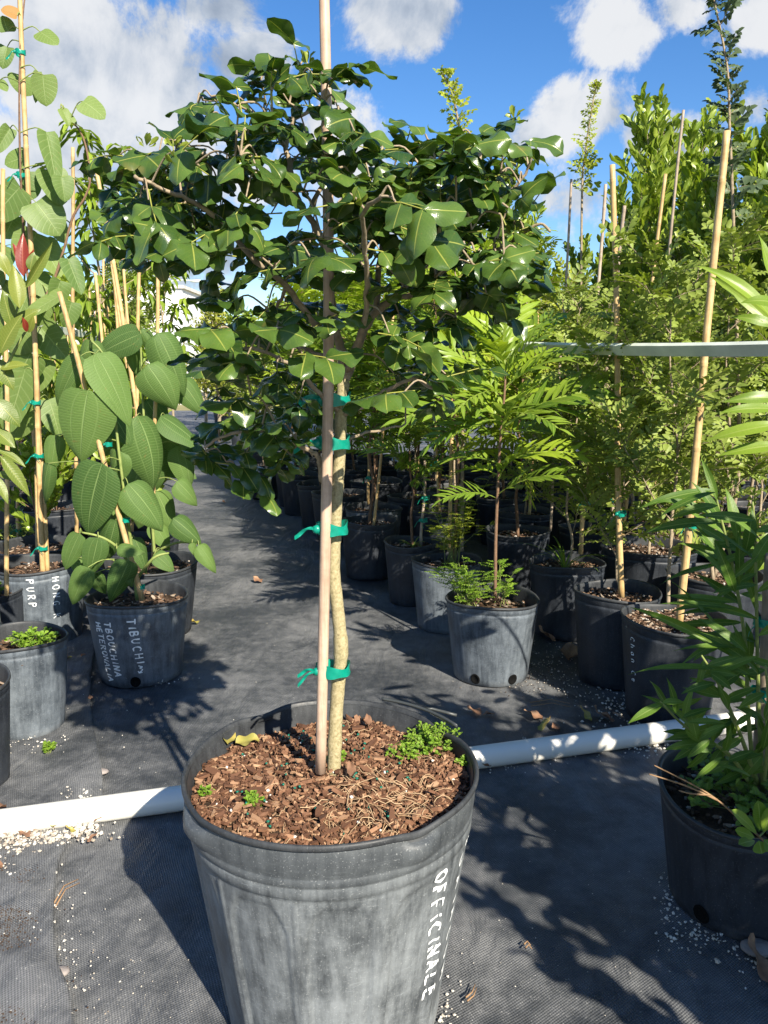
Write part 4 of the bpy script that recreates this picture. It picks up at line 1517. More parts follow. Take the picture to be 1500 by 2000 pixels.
weed_clump('round leaved clover weed in the smooth grey pot', (potL4.X + .03, potL4.Y + .02, potL4.soil + .004), .07, .055, 45, leafL=.014, name='clover_weed')
weed_clump('wispy weeds in the black pot at the left edge', (potL6.X, potL6.Y, potL6.soil + .004), .06, .05, 30, leafL=.010, name='clover_weed')
weed_clump('grassy weeds in the pot behind the HONG pot', (potL8.X, potL8.Y, potL8.soil + .004), .08, .09, 40, leafL=.014, name='clover_weed', m='tama')
sk8, _ = stake('slim bamboo stake in the weedy pot behind the HONG pot', aty(38, 1076, potL8.Y - .02), aty(32, 860, potL8.Y - .02), .008)
tie(sk8, aty(37, 1036, potL8.Y - .02), .013, .013, .013, ((-.9, -.2), (.9, -.2)), .03)
sk4, _ = stake('bamboo stake at the very left edge in the clover pot', Vector((potL4.X - .065, potL4.Y - .04, potL4.soil)), Vector((potL4.X - .15, potL4.Y - .04, .85)), .008)

# ------------------------------------------------------------------ generated plants for the rows
def gen_pinnate(seed, H, spread=.3, nleaf=150, lL=.016, lW=.008, L=.085, pairs=7, low=.25, up=.95, droop=.4, r0=.0065, nb=13, kind='pin'):
    """sapling: wavering stem, side branches, compound or simple leaves all along; returns (wood mesh, leaf mesh)"""
    random.seed(seed)
    wood, lf = MB(), MB()
    P = [Vector((0, 0, 0))]
    n = 9
    for i in range(n):
        P.append(P[-1] + Vector((rnd(-.02, .02), rnd(-.02, .02), H / n)))
    P = smooth_pts(P, 3)
    tube(wood, P, (r0, r0 * .25), 6, 0)
    br = []
    for b in range(nb):
        t = low + (1 - low) * (b + .5) / nb
        p = along(P, t)
        a = b * 2.4 + rnd(-.5, .5)
        ln = spread * (1.15 - .75 * t) * rnd(.7, 1.25)
        d = Vector((cos(a), sin(a), up))
        q = [p]
        for k in range(4):
            d = (d + Vector((rnd(-.25, .25), rnd(-.25, .25), rnd(-.12, .18)))).normalized()
            q.append(q[-1] + d * ln / 4)
        q = smooth_pts(q, 2)
        tube(wood, q, (r0 * .4, r0 * .12), 4, .3, cap=False)
        br.append((q, ln))
    top = [along(P, .75 + .25 * i / 6) for i in range(7)]
    br.append((top, H * .25))
    tot = sum(l for _, l in br)
    for q, ln in br:
        m_ = max(3, int(nleaf * ln / tot))
        for k in range(m_):
            p = along(q, .12 + .88 * (k + rnd(0, 1)) / m_)
            ax = (q[-1] - q[0]).normalized()
            a = rnd(0, 6.28)
            d = (ax * .6 + Vector((cos(a), sin(a), rnd(-.3, 1.3)))).normalized()
            nrm = (Vector((rnd(-.8, .8), rnd(-.9, .5), 1)) + rvec(.4)).normalized()
            if kind == 'pin':
                pinnate(lf, wood, p, d, nrm, L * rnd(.7, 1.2), pairs, lL, lW, droop)
            elif kind == 'paddle':
                d = (ax * .9 + Vector((cos(a), sin(a), .55)) * .7).normalized()
                small_leaf(lf, p + rvec(.015), d, (Vector((rnd(-1, 1), rnd(-1, .4), .8)) + rvec(.4)), lL * rnd(.7, 1.2), lW * rnd(.8, 1.1), random.random(), .6)
            elif kind == 'droop':
                for s in range(5):
                    a2 = rnd(0, 6.28)
                    d = Vector((cos(a2), sin(a2), rnd(-1.0, .15))).normalized()
                    small_leaf(lf, p, d, Vector((cos(a2) * .6, sin(a2) * .6, .8)), lL * rnd(.6, 1.15), lW, random.random(), .5, .25, .25)
            elif kind == 'fern':
                d = Vector((cos(a), sin(a), rnd(.35, 1.1))).normalized()
                pinnate(lf, wood, p, d, nrm, L * rnd(.75, 1.15), pairs, lL, lW, droop, .75, .45, rr=.002)
    return wood.mesh('stem'), lf.mesh('crown')


V = {}
V['tama'] = [gen_pinnate(20 + i, h, .36, 215, .029, .0150, .115, 5, .10) for i, h in enumerate((.95, 1.05, 1.15, .85))]
V['tamay'] = [gen_pinnate(30 + i, h, .26, 110, .026, .013, .11, 5, .35) for i, h in enumerate((1.25, 1.45))]
V['paddle'] = [gen_pinnate(40 + i, h, .62, 1800, .095, .034, low=.14, up=2.1, r0=.011, nb=30, kind='paddle') for i, h in enumerate((2.0, 2.3, 1.8))]
V['fern'] = [gen_pinnate(50 + i, h, .07, 34, .078, .0150, .30, 11, .36, .8, .6, .009, 10, 'fern') for i, h in enumerate((.95, 1.2, 1.4))]
V['droop'] = [gen_pinnate(60 + i, h, .45, 85, .10, .024, low=.35, up=.8, r0=.010, nb=11, kind='droop') for i, h in enumerate((1.5, 1.8))]
V['broad'] = [gen_pinnate(70 + i, h, .36, 420, .085, .042, low=.08, up=.8, r0=.007, nb=14, kind='paddle') for i, h in enumerate((.8, .95))]
random.seed(99)


def row_plant(kind, v, label, loc, m, group=None, rz=None, s=1.0, name='sapling', cat='sapling', stem='stem', lean=None):
    t = thing(name, label, cat, loc, group)
    t.rotation_euler = (rnd(-.04, .04), rnd(-.04, .04), rnd(0, 6.28) if rz is None else rz)
    t.scale = (s, s, s)
    w, l = V[kind][v % len(V[kind])]
    a = link('stem', w, M[stem], t)
    b = link('crown', l, M[m], t)
    b['kind'] = 'stuff'
    if l.materials[0] != M[m]:
        b.material_slots[0].link = 'OBJECT'
        b.material_slots[0].material = M[m]
    return t

# ================================================================== right of the aisle: pots placed one by one
R = {}
def rp(key, label, px, py, w, h, m='pot_black', **kw):
    R[key] = pot_px(label, px, py, w, h, m, **kw)
    return R[key]


rp('r1', 'pale dusty pot with a fern leaved seedling beside the aisle', 961, 1164, 184, .268, 'pot_blue', bits=160, fill=.83, holes=(-.52, .47), seed=1.3, white=.08)
rp('r2', 'grey black pot just left of the pale dusty pot', 872, 1092, 138, .27, 'pot_blue', bits=140, seed=2.3)
rp('r3', 'dark pot with dry stubble third back along the aisle', 806, 1056, 112, .27, 'pot_black', bits=120, seed=3.3)
rp('r4', 'dusty ribbed pot fourth back beside the aisle shade', 730, 990, 112, .275, 'pot_blue', bits=120, seed=4.3, holes=(-.9,))
rp('r5', 'black pot directly behind the dusty ribbed pot', 735, 938, 104, .28, 'pot_black', bits=90, seed=5.3, white=.35)
rp('r6', 'dark ribbed pot far along the aisle left of the trunk', 578, 916, 84, .27, 'pot_black', bits=70, seed=6.3, holes=(-.2,))
rp('r7', 'dark pot farthest left of the aisle pots', 516, 906, 62, .27, 'pot_black', bits=60, seed=7.3)
rp('r9', 'black pot with grass blades behind the pale dusty pot', 1108, 1094, 148, .285, 'pot_black', bits=260, seed=8.3, white=.2)
rp('r10', 'navy black pot with a bamboo stake right of the fallen leaves', 1206, 1152, 166, .30, 'pot_black', bits=300, seed=9.3, white=.25, holes=(.35,))
rp('r11', 'shaded pot with white pebbles on its soil beside the near shrub', 1315, 1204, 198, .30, 'pot_black', bits=420, seed=10.3, white=.3, fill=.92)
pot_text(R['r11'], 'Chan Ce', radians(-72), .255, .016, .022, .0022)
rp('r12', 'large shaded blue black pot at the right edge, its rim bent', 1468, 1540, 350, .228, 'pot_black', bits=260, seed=11.1, fill=.86, holes=(-.95, .02), wob=2.4, ribs=18, seg=140)  # shade on this pot is put into the darker plastic colour
rp('r13', 'black pot with pale mulch behind the bamboo stake pot', 1268, 1066, 184, .29, 'pot_black', bits=300, seed=12.3, white=.3)
rp('r14', 'black pot of pale chips behind the grass blade pot', 1150, 1028, 118, .28, 'pot_black', bits=160, seed=13.3, white=.3)
rp('r15', 'black pot of pale chips just behind the pale dusty pot', 1012, 1034, 128, .28, 'pot_black', bits=220, seed=14.3, white=.35)
rp('r16', 'black pot in the second row left of the yellow fallen leaf', 985, 968, 110, .28, 'pot_black', bits=160, seed=15.3, white=.35)
rp('r17', 'black pot with a yellow fallen leaf in the second row', 1075, 968, 104, .28, 'pot_black', bits=160, seed=16.3, white=.35)
rp('r18', 'black pot of pale chips behind the white pebble pot', 1395, 1118, 180, .29, 'pot_black', bits=300, seed=17.3, white=.3)

# fern-leaved seedling, fronds one by one
Yf = R['r1'].Y
fs_ = thing('seedling', 'fern leaved seedling with a thin brown stem in the pale dusty pot', 'seedling', (R['r1'].X, Yf, R['r1'].soil))
sp = stems(fs_, [[aty(967, 1172, Yf), aty(968, 1060, Yf), aty(972, 960, Yf), aty(977, 860, Yf), aty(986, 760, Yf), aty(986, 700, Yf)]], .0062, .003, 'stem')


def frond_mesh(pairs=11, seed=0):
    random.seed(300 + seed)
    mb = MB()
    n = pairs + 1
    pts = []
    d = Vector((0, 1, .25)).normalized()
    p = Vector((0, 0, 0))
    pts.append(p.copy())
    for i in range(n):
        d = (d + Vector((0, 0, -.075))).normalized()
        p = p + d / n
        pts.append(p.copy())
    # winged rachis
    vs, fs = [], []
    for i, q in enumerate(pts):
        w = .010 + .012 * (i % 2)
        vs += [q + Vector((-w, 0, 0)), q + Vector((w, 0, 0))]
    for i in range(n):
        fs.append((2 * i, 2 * i + 1, 2 * i + 3, 2 * i + 2))
    mb.add(vs, fs, [(.5, 0)] * len(vs))
    for i in range(2, n + 1):
        dd = (pts[i] - pts[i - 1]).normalized()
        Mx = frame(dd, Vector((0, 0, 1)))
        x, z = Mx.col[0], Mx.col[2]
        sc = .75 + .45 * sin(pi * ((i - 1) / n) ** .8)
        for s in (-1, 1):
            if i == n and s == 1:
                continue
            an = rnd(.62, .82) if i < n else .3
            ld = (dd * cos(an) + x * (s * sin(an)) + z * rnd(.1, .4)).normalized()
            v, f, uv = leaf_geo(.28 * sc * rnd(.9, 1.1), .054 * sc, 'lance', rnd(.1, .3), rnd(.1, .6), .012, 6, 1, rnd(-.3, .3), 0, rnd(0, 1))
            L4 = Matrix.Translation(pts[i]) @ frame(ld, (z + rvec(.2)).normalized()).to_4x4()
            mb.add([L4 @ q for q in v], f, uv, random.random() * .4)
    me = mb.mesh('frond')
    me['w0'] = 1.0
    return me


FR = [frond_mesh(11, i) for i in range(4)]
random.seed(123)
for bx, by, tx, ty, dy in [(968, 972, 872, 950, -.1), (970, 968, 1092, 900, -.12), (974, 905, 1140, 858, -.1), (976, 862, 868, 800, -.05), (978, 838, 1182, 722, -.08), (978, 832, 900, 715, .1), (984, 792, 868, 640, 0), (984, 785, 1150, 728, .12), (985, 765, 1068, 655, .1),
                           (986, 742, 984, 622, .0), (986, 745, 925, 600, .06), (987, 742, 1046, 636, -.1), (980, 815, 800, 770, -.18), (980, 812, 1090, 800, -.2), (984, 770, 900, 760, -.2), (975, 905, 850, 880, .12), (975, 880, 1060, 960, .1), (986, 720, 960, 640, -.15), (986, 730, 1010, 600, .12), (980, 850, 1010, 740, -.2), (976, 930, 890, 900, .15), (986, 715, 900, 560, .05), (986, 712, 1075, 590, .05), (985, 740, 850, 690, -.1), (984, 760, 1130, 660, -.05), (982, 800, 1170, 790, .0), (980, 820, 830, 840, -.05), (986, 705, 985, 560, -.1), (978, 850, 1110, 830, .15), (972, 940, 1030, 850, -.15), (984, 770, 820, 720, .12), (986, 700, 940, 540, .15), (986, 700, 1030, 545, .15)]:
    b = aty(bx, by, Yf)
    t = aty(tx, ty, Yf + dy)
    leaf_obj(fs_, 'frond', random.choice(FR), M[random.choice(('fern', 'fern_deep', 'fern_deep'))], b, t, Vector((0, -.45, 1)) + rvec(.2))

# lacy weeds in the pots by the aisle
def lacy(label, c, n, hgt, spread, m='weed_leaf', name='lacy_weed', lL=.0075):
    t = thing(name, label, 'weed', c)
    w, l = MB(), MB()
    for i in range(n):
        a = rnd(0, 6.28)
        top = Vector((cos(a) * spread * rnd(.2, 1), sin(a) * spread * rnd(.2, 1), hgt * rnd(.4, 1)))
        p = smooth_pts([Vector((rnd(-.03, .03), rnd(-.03, .03), -.005)), top * .5 + Vector((0, 0, hgt * .12)), top], 4)
        tube(w, p, (.0012, .0006), 4, 0, cap=False)
        for k in range(7):
            q = along(p, .3 + .7 * k / 7)
            b = rnd(0, 6.28)
            pinnate(l, w, q, Vector((cos(b), sin(b), .35)), Vector((0, 0, 1)), rnd(.03, .06), 6, lL, lL * .55, .3, 1.2, rr=.0005)
    w.build('stems', M['green_stem'], t)
    tag(l.build('leaves', M[m], t), kind='stuff')


lacy('lacy bright weed spilling over the pale dusty pot', (R['r1'].X - .075, R['r1'].Y - .01, R['r1'].soil), 18, .17, .12, lL=.009)
lacy('small lacy sprig right of the thin brown stem', (R['r1'].X + .035, R['r1'].Y + .05, R['r1'].soil), 5, .16, .08, lL=.009)
lacy('tall lacy weed in the grey black pot by the aisle', (R['r2'].X + .02, R['r2'].Y, R['r2'].soil), 22, .36, .17, 'tama_y', lL=.010)
# grass blades
def grass(label, c, n, L, m='bright', name='grass_tuft'):
    t = thing(name, label, 'grass', c)
    for i in range(n):
        a = rnd(0, 6.28)
        me = leaf_mesh('blade', L=L * rnd(.6, 1), W=.007, kind='lance', fold=.4, curl=rnd(.8, 1.9), nl=9, nw=1)
        o = link('blade', me, M[m], t)
        o.matrix_local = frame(Vector((cos(a) * .5, sin(a) * .5, 1)), Vector((-cos(a), -sin(a), .4))).to_4x4()


grass('arching grass tuft growing in a black pot behind the seedling', (R['r9'].X - .02, R['r9'].Y - .05, R['r9'].soil), 14, .26)
grass('dry stubble tuft in the third aisle pot', (R['r3'].X, R['r3'].Y - .02, R['r3'].soil), 12, .09, 'tama')

# stakes of the front rows
def rstake(label, k, b, t, r, m='bamboo', ties=(), dyb=-.02, dyt=-.02, group=None, **kw):
    q = R[k]
    p0 = aty(b[0], b[1], q.Y + dyb)
    o, pts = stake(label, p0, aty(t[0], t[1], q.Y + dyt), r, m, group, **kw)
    for tt in ties:
        tie(o, along(pts, tt) + Vector((.006, -.004, 0)), .017, .015, .015, ((-.9, -.5), (.7, -.8)), .028)
    return o, pts


rstake('straight bamboo stake in the navy black pot, ending below the sky', 'r10', (1214, 1166), (1196, 322), .0098, ties=(.19,))
rstake('tall thick bamboo stake leaning right in the white pebble pot', 'r11', (1326, 1222), (1420, 256), .0112, ties=(.22,), bend=.003)
rstake('greying stake crossing behind the straight bamboo stake', 'r13', (1165, 880), (1220, 402), .009, 'old_bamboo', dyb=.3, dyt=.3)
rstake('short bamboo stake leaning in the grass blade pot', 'r9', (1134, 1082), (1152, 880), .0085, ties=(.5,))
rstake('bamboo stake with a tie in the dusty ribbed pot', 'r4', (720, 985), (718, 860), .0085, ties=(.32,))
rstake('thin reddish stake in the third aisle pot', 'r3', (822, 1065), (830, 900), .0065, 'old_bamboo', ties=(.2, .7))
rstake('slender bamboo stake near the orange fallen leaf pot', 'r17', (1112, 955), (1116, 880), .009, ties=(.4,))
rstake('knotty stake in the pale mulch pot', 'r13', (1192, 1040), (1196, 960), .010, 'old_bamboo', ties=(.5,))

# saplings in the front rows
def rplant(k, kind, v, label, m, s=1.0, dx=0.0, dy=0.0, stem='stem', **kw):
    q = R[k]
    return row_plant(kind, v, label, (q.X + dx, q.Y + dy, q.soil - .004), M and m, s=s, stem=stem, **kw)


rplant('r10', 'tama', 0, 'small leaved sapling tied to the straight bamboo stake', 'tama', .92, .04, .13, 'branch')
rplant('r11', 'tama', 1, 'small leaved sapling leaning on the thick bamboo stake', 'tama', .95, .04, .15, 'branch')
rplant('r9', 'tama', 2, 'small leaved sapling above the grass blades', 'tama', .85, -.0, .0, 'branch')
rplant('r13', 'tama', 3, 'small leaved sapling in the pale mulch pot', 'tama', 1.0, 0, 0, 'branch')
rplant('r14', 'tama', 1, 'small leaved sapling in the pale chip pot behind grass', 'tama', .95, 0, 0, 'branch')
rplant('r18', 'tama', 2, 'small leaved sapling in the pot behind the white pebbles', 'tama', 1.0, 0, 0, 'branch')
rplant('r15', 'fern', 0, 'fern leaved sapling right behind the pale dusty pot', 'fern', .95)
rplant('r4', 'fern', 0, 'fern leaved sapling in the dusty ribbed pot', 'fern_deep', .8, .02)
rplant('r5', 'fern', 1, 'fern leaved sapling in the black pot behind the ribbed one', 'fern', 1.0)
rplant('r3', 'fern', 0, 'fern leaved sapling in the third aisle pot', 'fern_deep', .75)
rplant('r2', 'fern', 1, 'fern leaved sapling in the grey black aisle pot', 'fern', .9, .03, .05)
rplant('r6', 'fern', 1, 'fern leaved sapling in the dark far aisle pot', 'fern_deep', .8)
rplant('r7', 'tama', 0, 'small leaved sapling in the farthest left aisle pot', 'tama', .8)
rplant('r16', 'fern', 2, 'fern leaved sapling in the second row by the yellow leaf', 'fern', 1.0)
rplant('r17', 'tamay', 0, 'yellow green sapling in the second row', 'tama_y', 1.0)

# tall sprigs that stand against the sky
def sprig(label, base, pts, m, nleaf, L0, L1, pairs, lL, r0, start=.3):
    t = thing('sapling', label, 'sapling', base)
    P = smooth_pts([Vector(p) for p in pts], 6)
    w, l = MB(), MB()
    tube(w, [p - t.location for p in P], (r0, r0 * .25), 6)
    for i in range(nleaf):
        u = (i + rnd(0, 1)) / nleaf
        p = along(P, start + (1 - start) * u) - t.location
        a = i * 2.4 + rnd(-.4, .4)
        L = (L0 + (L1 - L0) * u) * rnd(.6, 1.3)
        d = Vector((cos(a), sin(a), rnd(.2, 1.3)))
        k = max(.45, L / L0)
        pinnate(l, w, p, d, Vector((rnd(-.8, .8), -.8, .8)), L, pairs if L > .03 else 1, lL * k, lL * k * .72, .25, 1.1)
    w.build('stem', M['branch'], t)
    tag(l.build('leaves', M[m], t), kind='stuff')


q = R['r18']
Yq = q.Y + .05
sprig('tall sapling with dark rounded leaflets against the sky at right', (q.X + .02, Yq, q.soil), [Vector((q.X + .02, Yq, q.soil)), aty(1440, 950, Yq), aty(1440, 700, Yq), aty(1432, 420, Yq), aty(1425, 250, Yq), aty(1420, 130, Yq), aty(1392, -10, Yq), aty(1380, -60, Yq)], 'tama_dark', 70, .06, .05, 3, .030, .0085, start=.42)
Yq = 4.6
sprig('slim sprig with tiny leaves rising against the white cloud', (aty(1145, 900, Yq).x, Yq, .0), [Vector((aty(1140, 900, Yq).x, Yq, 0.0)), aty(1136, 430, Yq), aty(1143, 300, Yq), aty(1160, 190, Yq), aty(1166, 165, Yq)], 'tama_y', 110, .075, .018, 2, .028, .008, start=.28)
Yq = 3.3
sprig('sprig with dark buds above the middle of the glossy crown', (aty(905, 1000, Yq).x, Yq, .0), [Vector((aty(905, 1000, Yq).x, Yq, 0.0)), aty(905, 500, Yq), aty(902, 300, Yq), aty(885, 190, Yq), aty(862, 140, Yq)], 'tama_y', 50, .06, .03, 2, .026, .008, start=.42)

# near shrub at the right edge: lance leaves one by one
q = R['r12']
Yn = q.Y
ns_ = thing('shrub', 'near shrub with long bright lance leaves at the right edge', 'shrub', (q.X, Yn, q.soil))
nst = stems(ns_, [[aty(1475, 1540, Yn), aty(1462, 1400, Yn), aty(1455, 1250, Yn), aty(1430, 1100, Yn), aty(1405, 1000, Yn), aty(1395, 950, Yn)],
                  [aty(1490, 1545, Yn), aty(1482, 1380, Yn), aty(1478, 1200, Yn), aty(1475, 1050, Yn), aty(1470, 980, Yn)],
                  [aty(1465, 1530, Yn), aty(1420, 1470, Yn - .03), aty(1340, 1420, Yn - .05), aty(1290, 1370, Yn - .06)],
                  [aty(1480, 1530, Yn), aty(1440, 1420, Yn - .06), aty(1400, 1330, Yn - .08), aty(1370, 1280, Yn - .08)],
                  [aty(1490, 1540, Yn), aty(1500, 1450, Yn - .06), aty(1500, 1360, Yn - .1), aty(1495, 1300, Yn - .1)]], .0045, .0016, 'green_stem')
nl_ = [leaf_mesh('leaf', L=1, W=.16, kind='lance', fold=rnd(.1, .4), curl=rnd(.2, 1.0), wave=rnd(.004, .016), nl=9, nw=2, twist=rnd(-.5, .5)) for _ in range(6)]
lst = []
random.seed(5)
for (a, b) in (((1395, 950), (1440, 1180)), ((1440, 1120), (1468, 1350)), ((1475, 1000), (1482, 1330))):
    for k in range(20):
        t = (k + rnd(0, 1)) / 20
        x, y = a[0] + (b[0] - a[0]) * t, a[1] + (b[1] - a[1]) * t
        ang = rnd(-.5, pi + .5) if random.random() < .5 else rnd(pi * .55, pi * 1.15)
        L = rnd(75, 150)
        lst.append((x, y, x + cos(ang) * L, y - sin(ang) * L * .75, rnd(14, 21), rnd(-.12, .12)))
lst += [(1420, 1310, 1240, 1275, 18, -.1), (1440, 1290, 1270, 1160, 17, -.06), (1410, 1240, 1330, 1130, 17, 0), (1440, 1190, 1300, 1160, 14, -.05), (1430, 1120, 1372, 1010, 22, 0), (1410, 1020, 1372, 940, 20, 0), (1440, 1060, 1436, 950, 24, 0), (1455, 1080, 1480, 1000, 26, -.02), (1470, 1100, 1510, 1030, 24, -.05)]
for (a, b) in (((1290, 1370), (1420, 1470)), ((1370, 1280), (1450, 1440)), ((1495, 1300), (1490, 1480)), ((1330, 1420), (1470, 1520))):
    for k in range(24):
        t = (k + rnd(0, 1)) / 24
        x, y = a[0] + (b[0] - a[0]) * t, a[1] + (b[1] - a[1]) * t
        ang = rnd(0, 2 * pi)
        L = rnd(42, 85)
        lst.append((x, y, x + cos(ang) * L, y - sin(ang) * L * .8, rnd(12, 20), rnd(-.14, .05)))
hand_leaves(ns_, lst, Yn, nl_, M['near'], .5)
snk, _ = stake('greyish bamboo stake inside the near shrub', aty(1478, 1545, Yn + .02), aty(1505, 1080, Yn + .02), .0115, 'old_bamboo', bend=.002)
for px, py in ((1484, 1350), (1480, 1480), (1490, 1215)):
    tie(snk, aty(px, py, Yn + .015), .016, .016, .013, ((-.8, -.6), (.9, -.3)), .026)
weed_clump('mat of round leaved weeds over the soil of the near pot', (q.X, q.Y, q.soil + .003), q.R * .8, .05, 60, leafL=.017, name='clover_weed', m='bright')
# dry grass stalk and a sprig of oval leaves hanging over the rim
ds = thing('dry_stalk', 'forked straw coloured grass stalk hanging over the near pot', 'grass stalk', aty(1440, 1590, Yn - .17))
mb = MB()
for pl in ([(1500, 1650), (1445, 1600), (1380, 1548), (1278, 1495)], [(1400, 1562), (1340, 1535), (1268, 1512)], [(1385, 1552), (1350, 1550), (1326, 1544)]):
    tube(mb, [p - ds.location for p in smooth_pts([aty(x, y, Yn - .17) for x, y in pl], 5)], (.0022, .001), 5)
mb.build('stalk', M['straw'], ds)
ov = thing('leaf_sprig', 'sprig of pale oval leaves at the right edge below the straw stalk', 'sprig', aty(1482, 1635, Yn - .2))
ol = [leaf_mesh('leaf', L=1, W=.5, kind='obov', fold=.1, curl=.3, nl=9, nw=3) for _ in range(2)]
hand_leaves(ov, [(1478, 1628, 1442, 1582, 26, -.2), (1484, 1622, 1486, 1568, 30, -.2), (1474, 1636, 1440, 1620, 22, -.2), (1474, 1642, 1448, 1644, 20, -.2), (1482, 1642, 1490, 1668, 36, -.2), (1492, 1625, 1510, 1580, 30, -.2), (1492, 1640, 1512, 1660, 30, -.2)], Yn, ol, M['bright'], .15)
mb = MB()
tube(mb, [p - ov.location for p in smooth_pts([aty(1540, 1560, Yn - .1), aty(1505, 1610, Yn - .18), aty(1484, 1633, Yn - .2)], 4)], .0015, 5)
mb.build('stem', M['green_stem'], ov)

# broad fern leaflets reaching in from the right edge
Ye = 1.55
ef = thing('shrub', 'blurred fern leaved shrub reaching in from beyond the right edge', 'shrub', (1.18, Ye, 0))
stems(ef, [[Vector((1.18, Ye, 0.0)), Vector((1.17, Ye, .5)), Vector((1.10, Ye, .95)), aty(1540, 640, Ye), aty(1500, 560, Ye)], [Vector((1.16, Ye, .6)), aty(1560, 820, Ye), aty(1510, 830, Ye)]], .006, .002, 'green_stem')
hand_leaves(ef, [(1520, 640, 1418, 470, 28, 0), (1530, 660, 1415, 510, 26, .05), (1510, 560, 1490, 450, 24, 0), (1530, 600, 1470, 560, 30, -.05), (1530, 830, 1384, 836, 30, 0), (1530, 870, 1410, 872, 26, .02), (1520, 800, 1420, 785, 24, .02), (1530, 780, 1430, 760, 26, .05), (1520, 640, 1450, 600, 22, .05),
                 (1530, 1050, 1480, 1045, 22, .0), (1530, 1090, 1466, 1100, 20, 0)], Ye, nl_, M['fern_deep'], .3)

# ------------------------------------------------------------------ the rows behind
ORD = ('first', 'second', 'third', 'fourth', 'fifth', 'sixth', 'seventh', 'eighth', 'ninth', 'tenth', 'eleventh', 'twelfth', 'thirteenth', 'fourteenth', 'fifteenth')


def copy_pot(src, X, Y, label, group):
    r = src.root.copy()
    COL.objects.link(r)
    r.location = (X, Y, 0)
    r.rotation_euler = (0, 0, rnd(0, 6.28))
    tag(r, label, 'plant pot', group)
    for ch in src.root.children:
        if ch.name.startswith(('lettering', 'drain')):
            continue
        c = ch.copy(); COL.objects.link(c); c.parent = r
        for g in ch.children:
            d = g.copy(); COL.objects.link(d); d.parent = c
    q = Pot()
    q.X, q.Y, q.R, q.h, q.soil, q.root = X, Y, src.R, src.h, src.soil, r
    return q


manual = [(v.X, v.Y, v.R) for v in R.values()]
U = Vector((-.30, .954, 0)).normalized()
W = Vector((.954, .30, 0)).normalized()
o0 = Vector((R['r1'].X, R['r1'].Y, 0))
srcs = [R['r14'], R['r16'], R['r17']]
random.seed(77)
n_ = 0
for row in range(0, 8):
    back = 0
    for j in range(-1, 13):
        p = o0 + W * (row * .40) + U * (j * .44 + (.2 if row % 2 else 0)) + Vector((rnd(-.04, .04), rnd(-.04, .04), 0))
        if p.y > 7.2 or p.y < 2.45:
            continue
        if any(hypot(p.x - x, p.y - y) < r + .17 for x, y, r in manual):
            continue
        px = 750 + p.x / (p.y * .98 + .19) * F_PX
        if px > 1640:
            continue
        manual.append((p.x, p.y, .15))
        back += 1
        where = '%s row right of the aisle, %s from the front' % (ORD[row], ORD[back - 1])
        q = copy_pot(srcs[n_ % 3], p.x, p.y, 'black pot of pale chips, ' + where, 'black pots deep in the right rows')
        k = random.random()
        loc = (p.x, p.y, q.soil - .004)
        if row <= 1 and p.y > 3.2 or (row == 0):
            kind, m_, lb = ('fern', 'fern' if k < .6 else 'fern_deep', 'fern leaved')
            v = random.choice((0, 1, 2)); s = rnd(.8, 1.05)
        elif row >= 2 and p.y > 3.0 and k < .5:
            kind, m_, lb = ('paddle', 'obov', 'paddle leaved')
            v = random.choice((0, 1, 2)); s = rnd(.62, .85) + .05 * max(0, row - 3)
        elif k < .62:
            kind, m_, lb = ('tamay', 'tama_y', 'yellow green')
            v = random.choice((0, 1)); s = rnd(.8, 1.05)
        else:
            kind, m_, lb = ('tama', 'tama', 'small leaved')
            v = random.choice((0, 1, 2, 3)); s = rnd(.9, 1.3)
        row_plant(kind, v, lb + ' sapling, ' + where, loc, m_, lb + ' saplings of the right rows', s=s, stem='branch')
        if n_ % 3 == 0:
            a = Vector((p.x + .02, p.y - .02, q.soil - .01))
            st_, pts = stake('thin stake, ' + where, a, a + Vector((rnd(-.1, .1), rnd(-.05, .05), rnd(.9, 1.35))), .0075, random.choice(('bamboo', 'old_bamboo')), 'thin stakes of the right rows', seg=7)
            tie(st_, along(pts, rnd(.25, .5)), .014, .014, .014, ((-.8, -.5), (.8, -.3)), .03)
        n_ += 1

# upright paddle-leaved saplings that form the skyline at right
for i, (px, Yp, top, v, lb) in enumerate([(1262, 4.3, 160, 1, 'tallest paddle leaved sapling right of the slim sprig'), (1355, 4.0, 300, 0, 'paddle leaved sapling between the two bamboo stakes'), (1480, 3.7, 195, 1, 'paddle leaved sapling at the right edge of the skyline'),
                                         (1215, 5.2, 330, 2, 'paddle leaved sapling behind the straight bamboo stake'), (1400, 5.0, 270, 0, 'paddle leaved sapling far back behind the thick stake'), (1560, 4.6, 200, 2, 'paddle leaved sapling beyond the right edge'), (1310, 4.8, 235, 0, 'paddle leaved sapling behind the long thin stake'), (1445, 4.3, 215, 2, 'paddle leaved sapling behind the dark leaflet sapling'), (1170, 5.6, 430, 1, 'low paddle leaved sapling left of the straight stake'), (1060, 6.2, 500, 0, 'low paddle leaved sapling behind the glossy crown edge'), (1505, 3.2, 330, 1, 'nearest paddle leaved sapling at the right edge')]):
    x = (px - 750) / F_PX * Yp * .99
    q = copy_pot(srcs[i % 3], x, Yp, 'black pot under the ' + lb, 'pots under the skyline saplings')
    zmax = max(vv.co.z for vv in V['paddle'][v][1].vertices)
    row_plant('paddle', v, lb, (x, Yp, q.soil - .004), 'obov', 'paddle leaved skyline saplings', s=(aty(px, top, Yp).z - q.soil) / zmax, stem='branch')
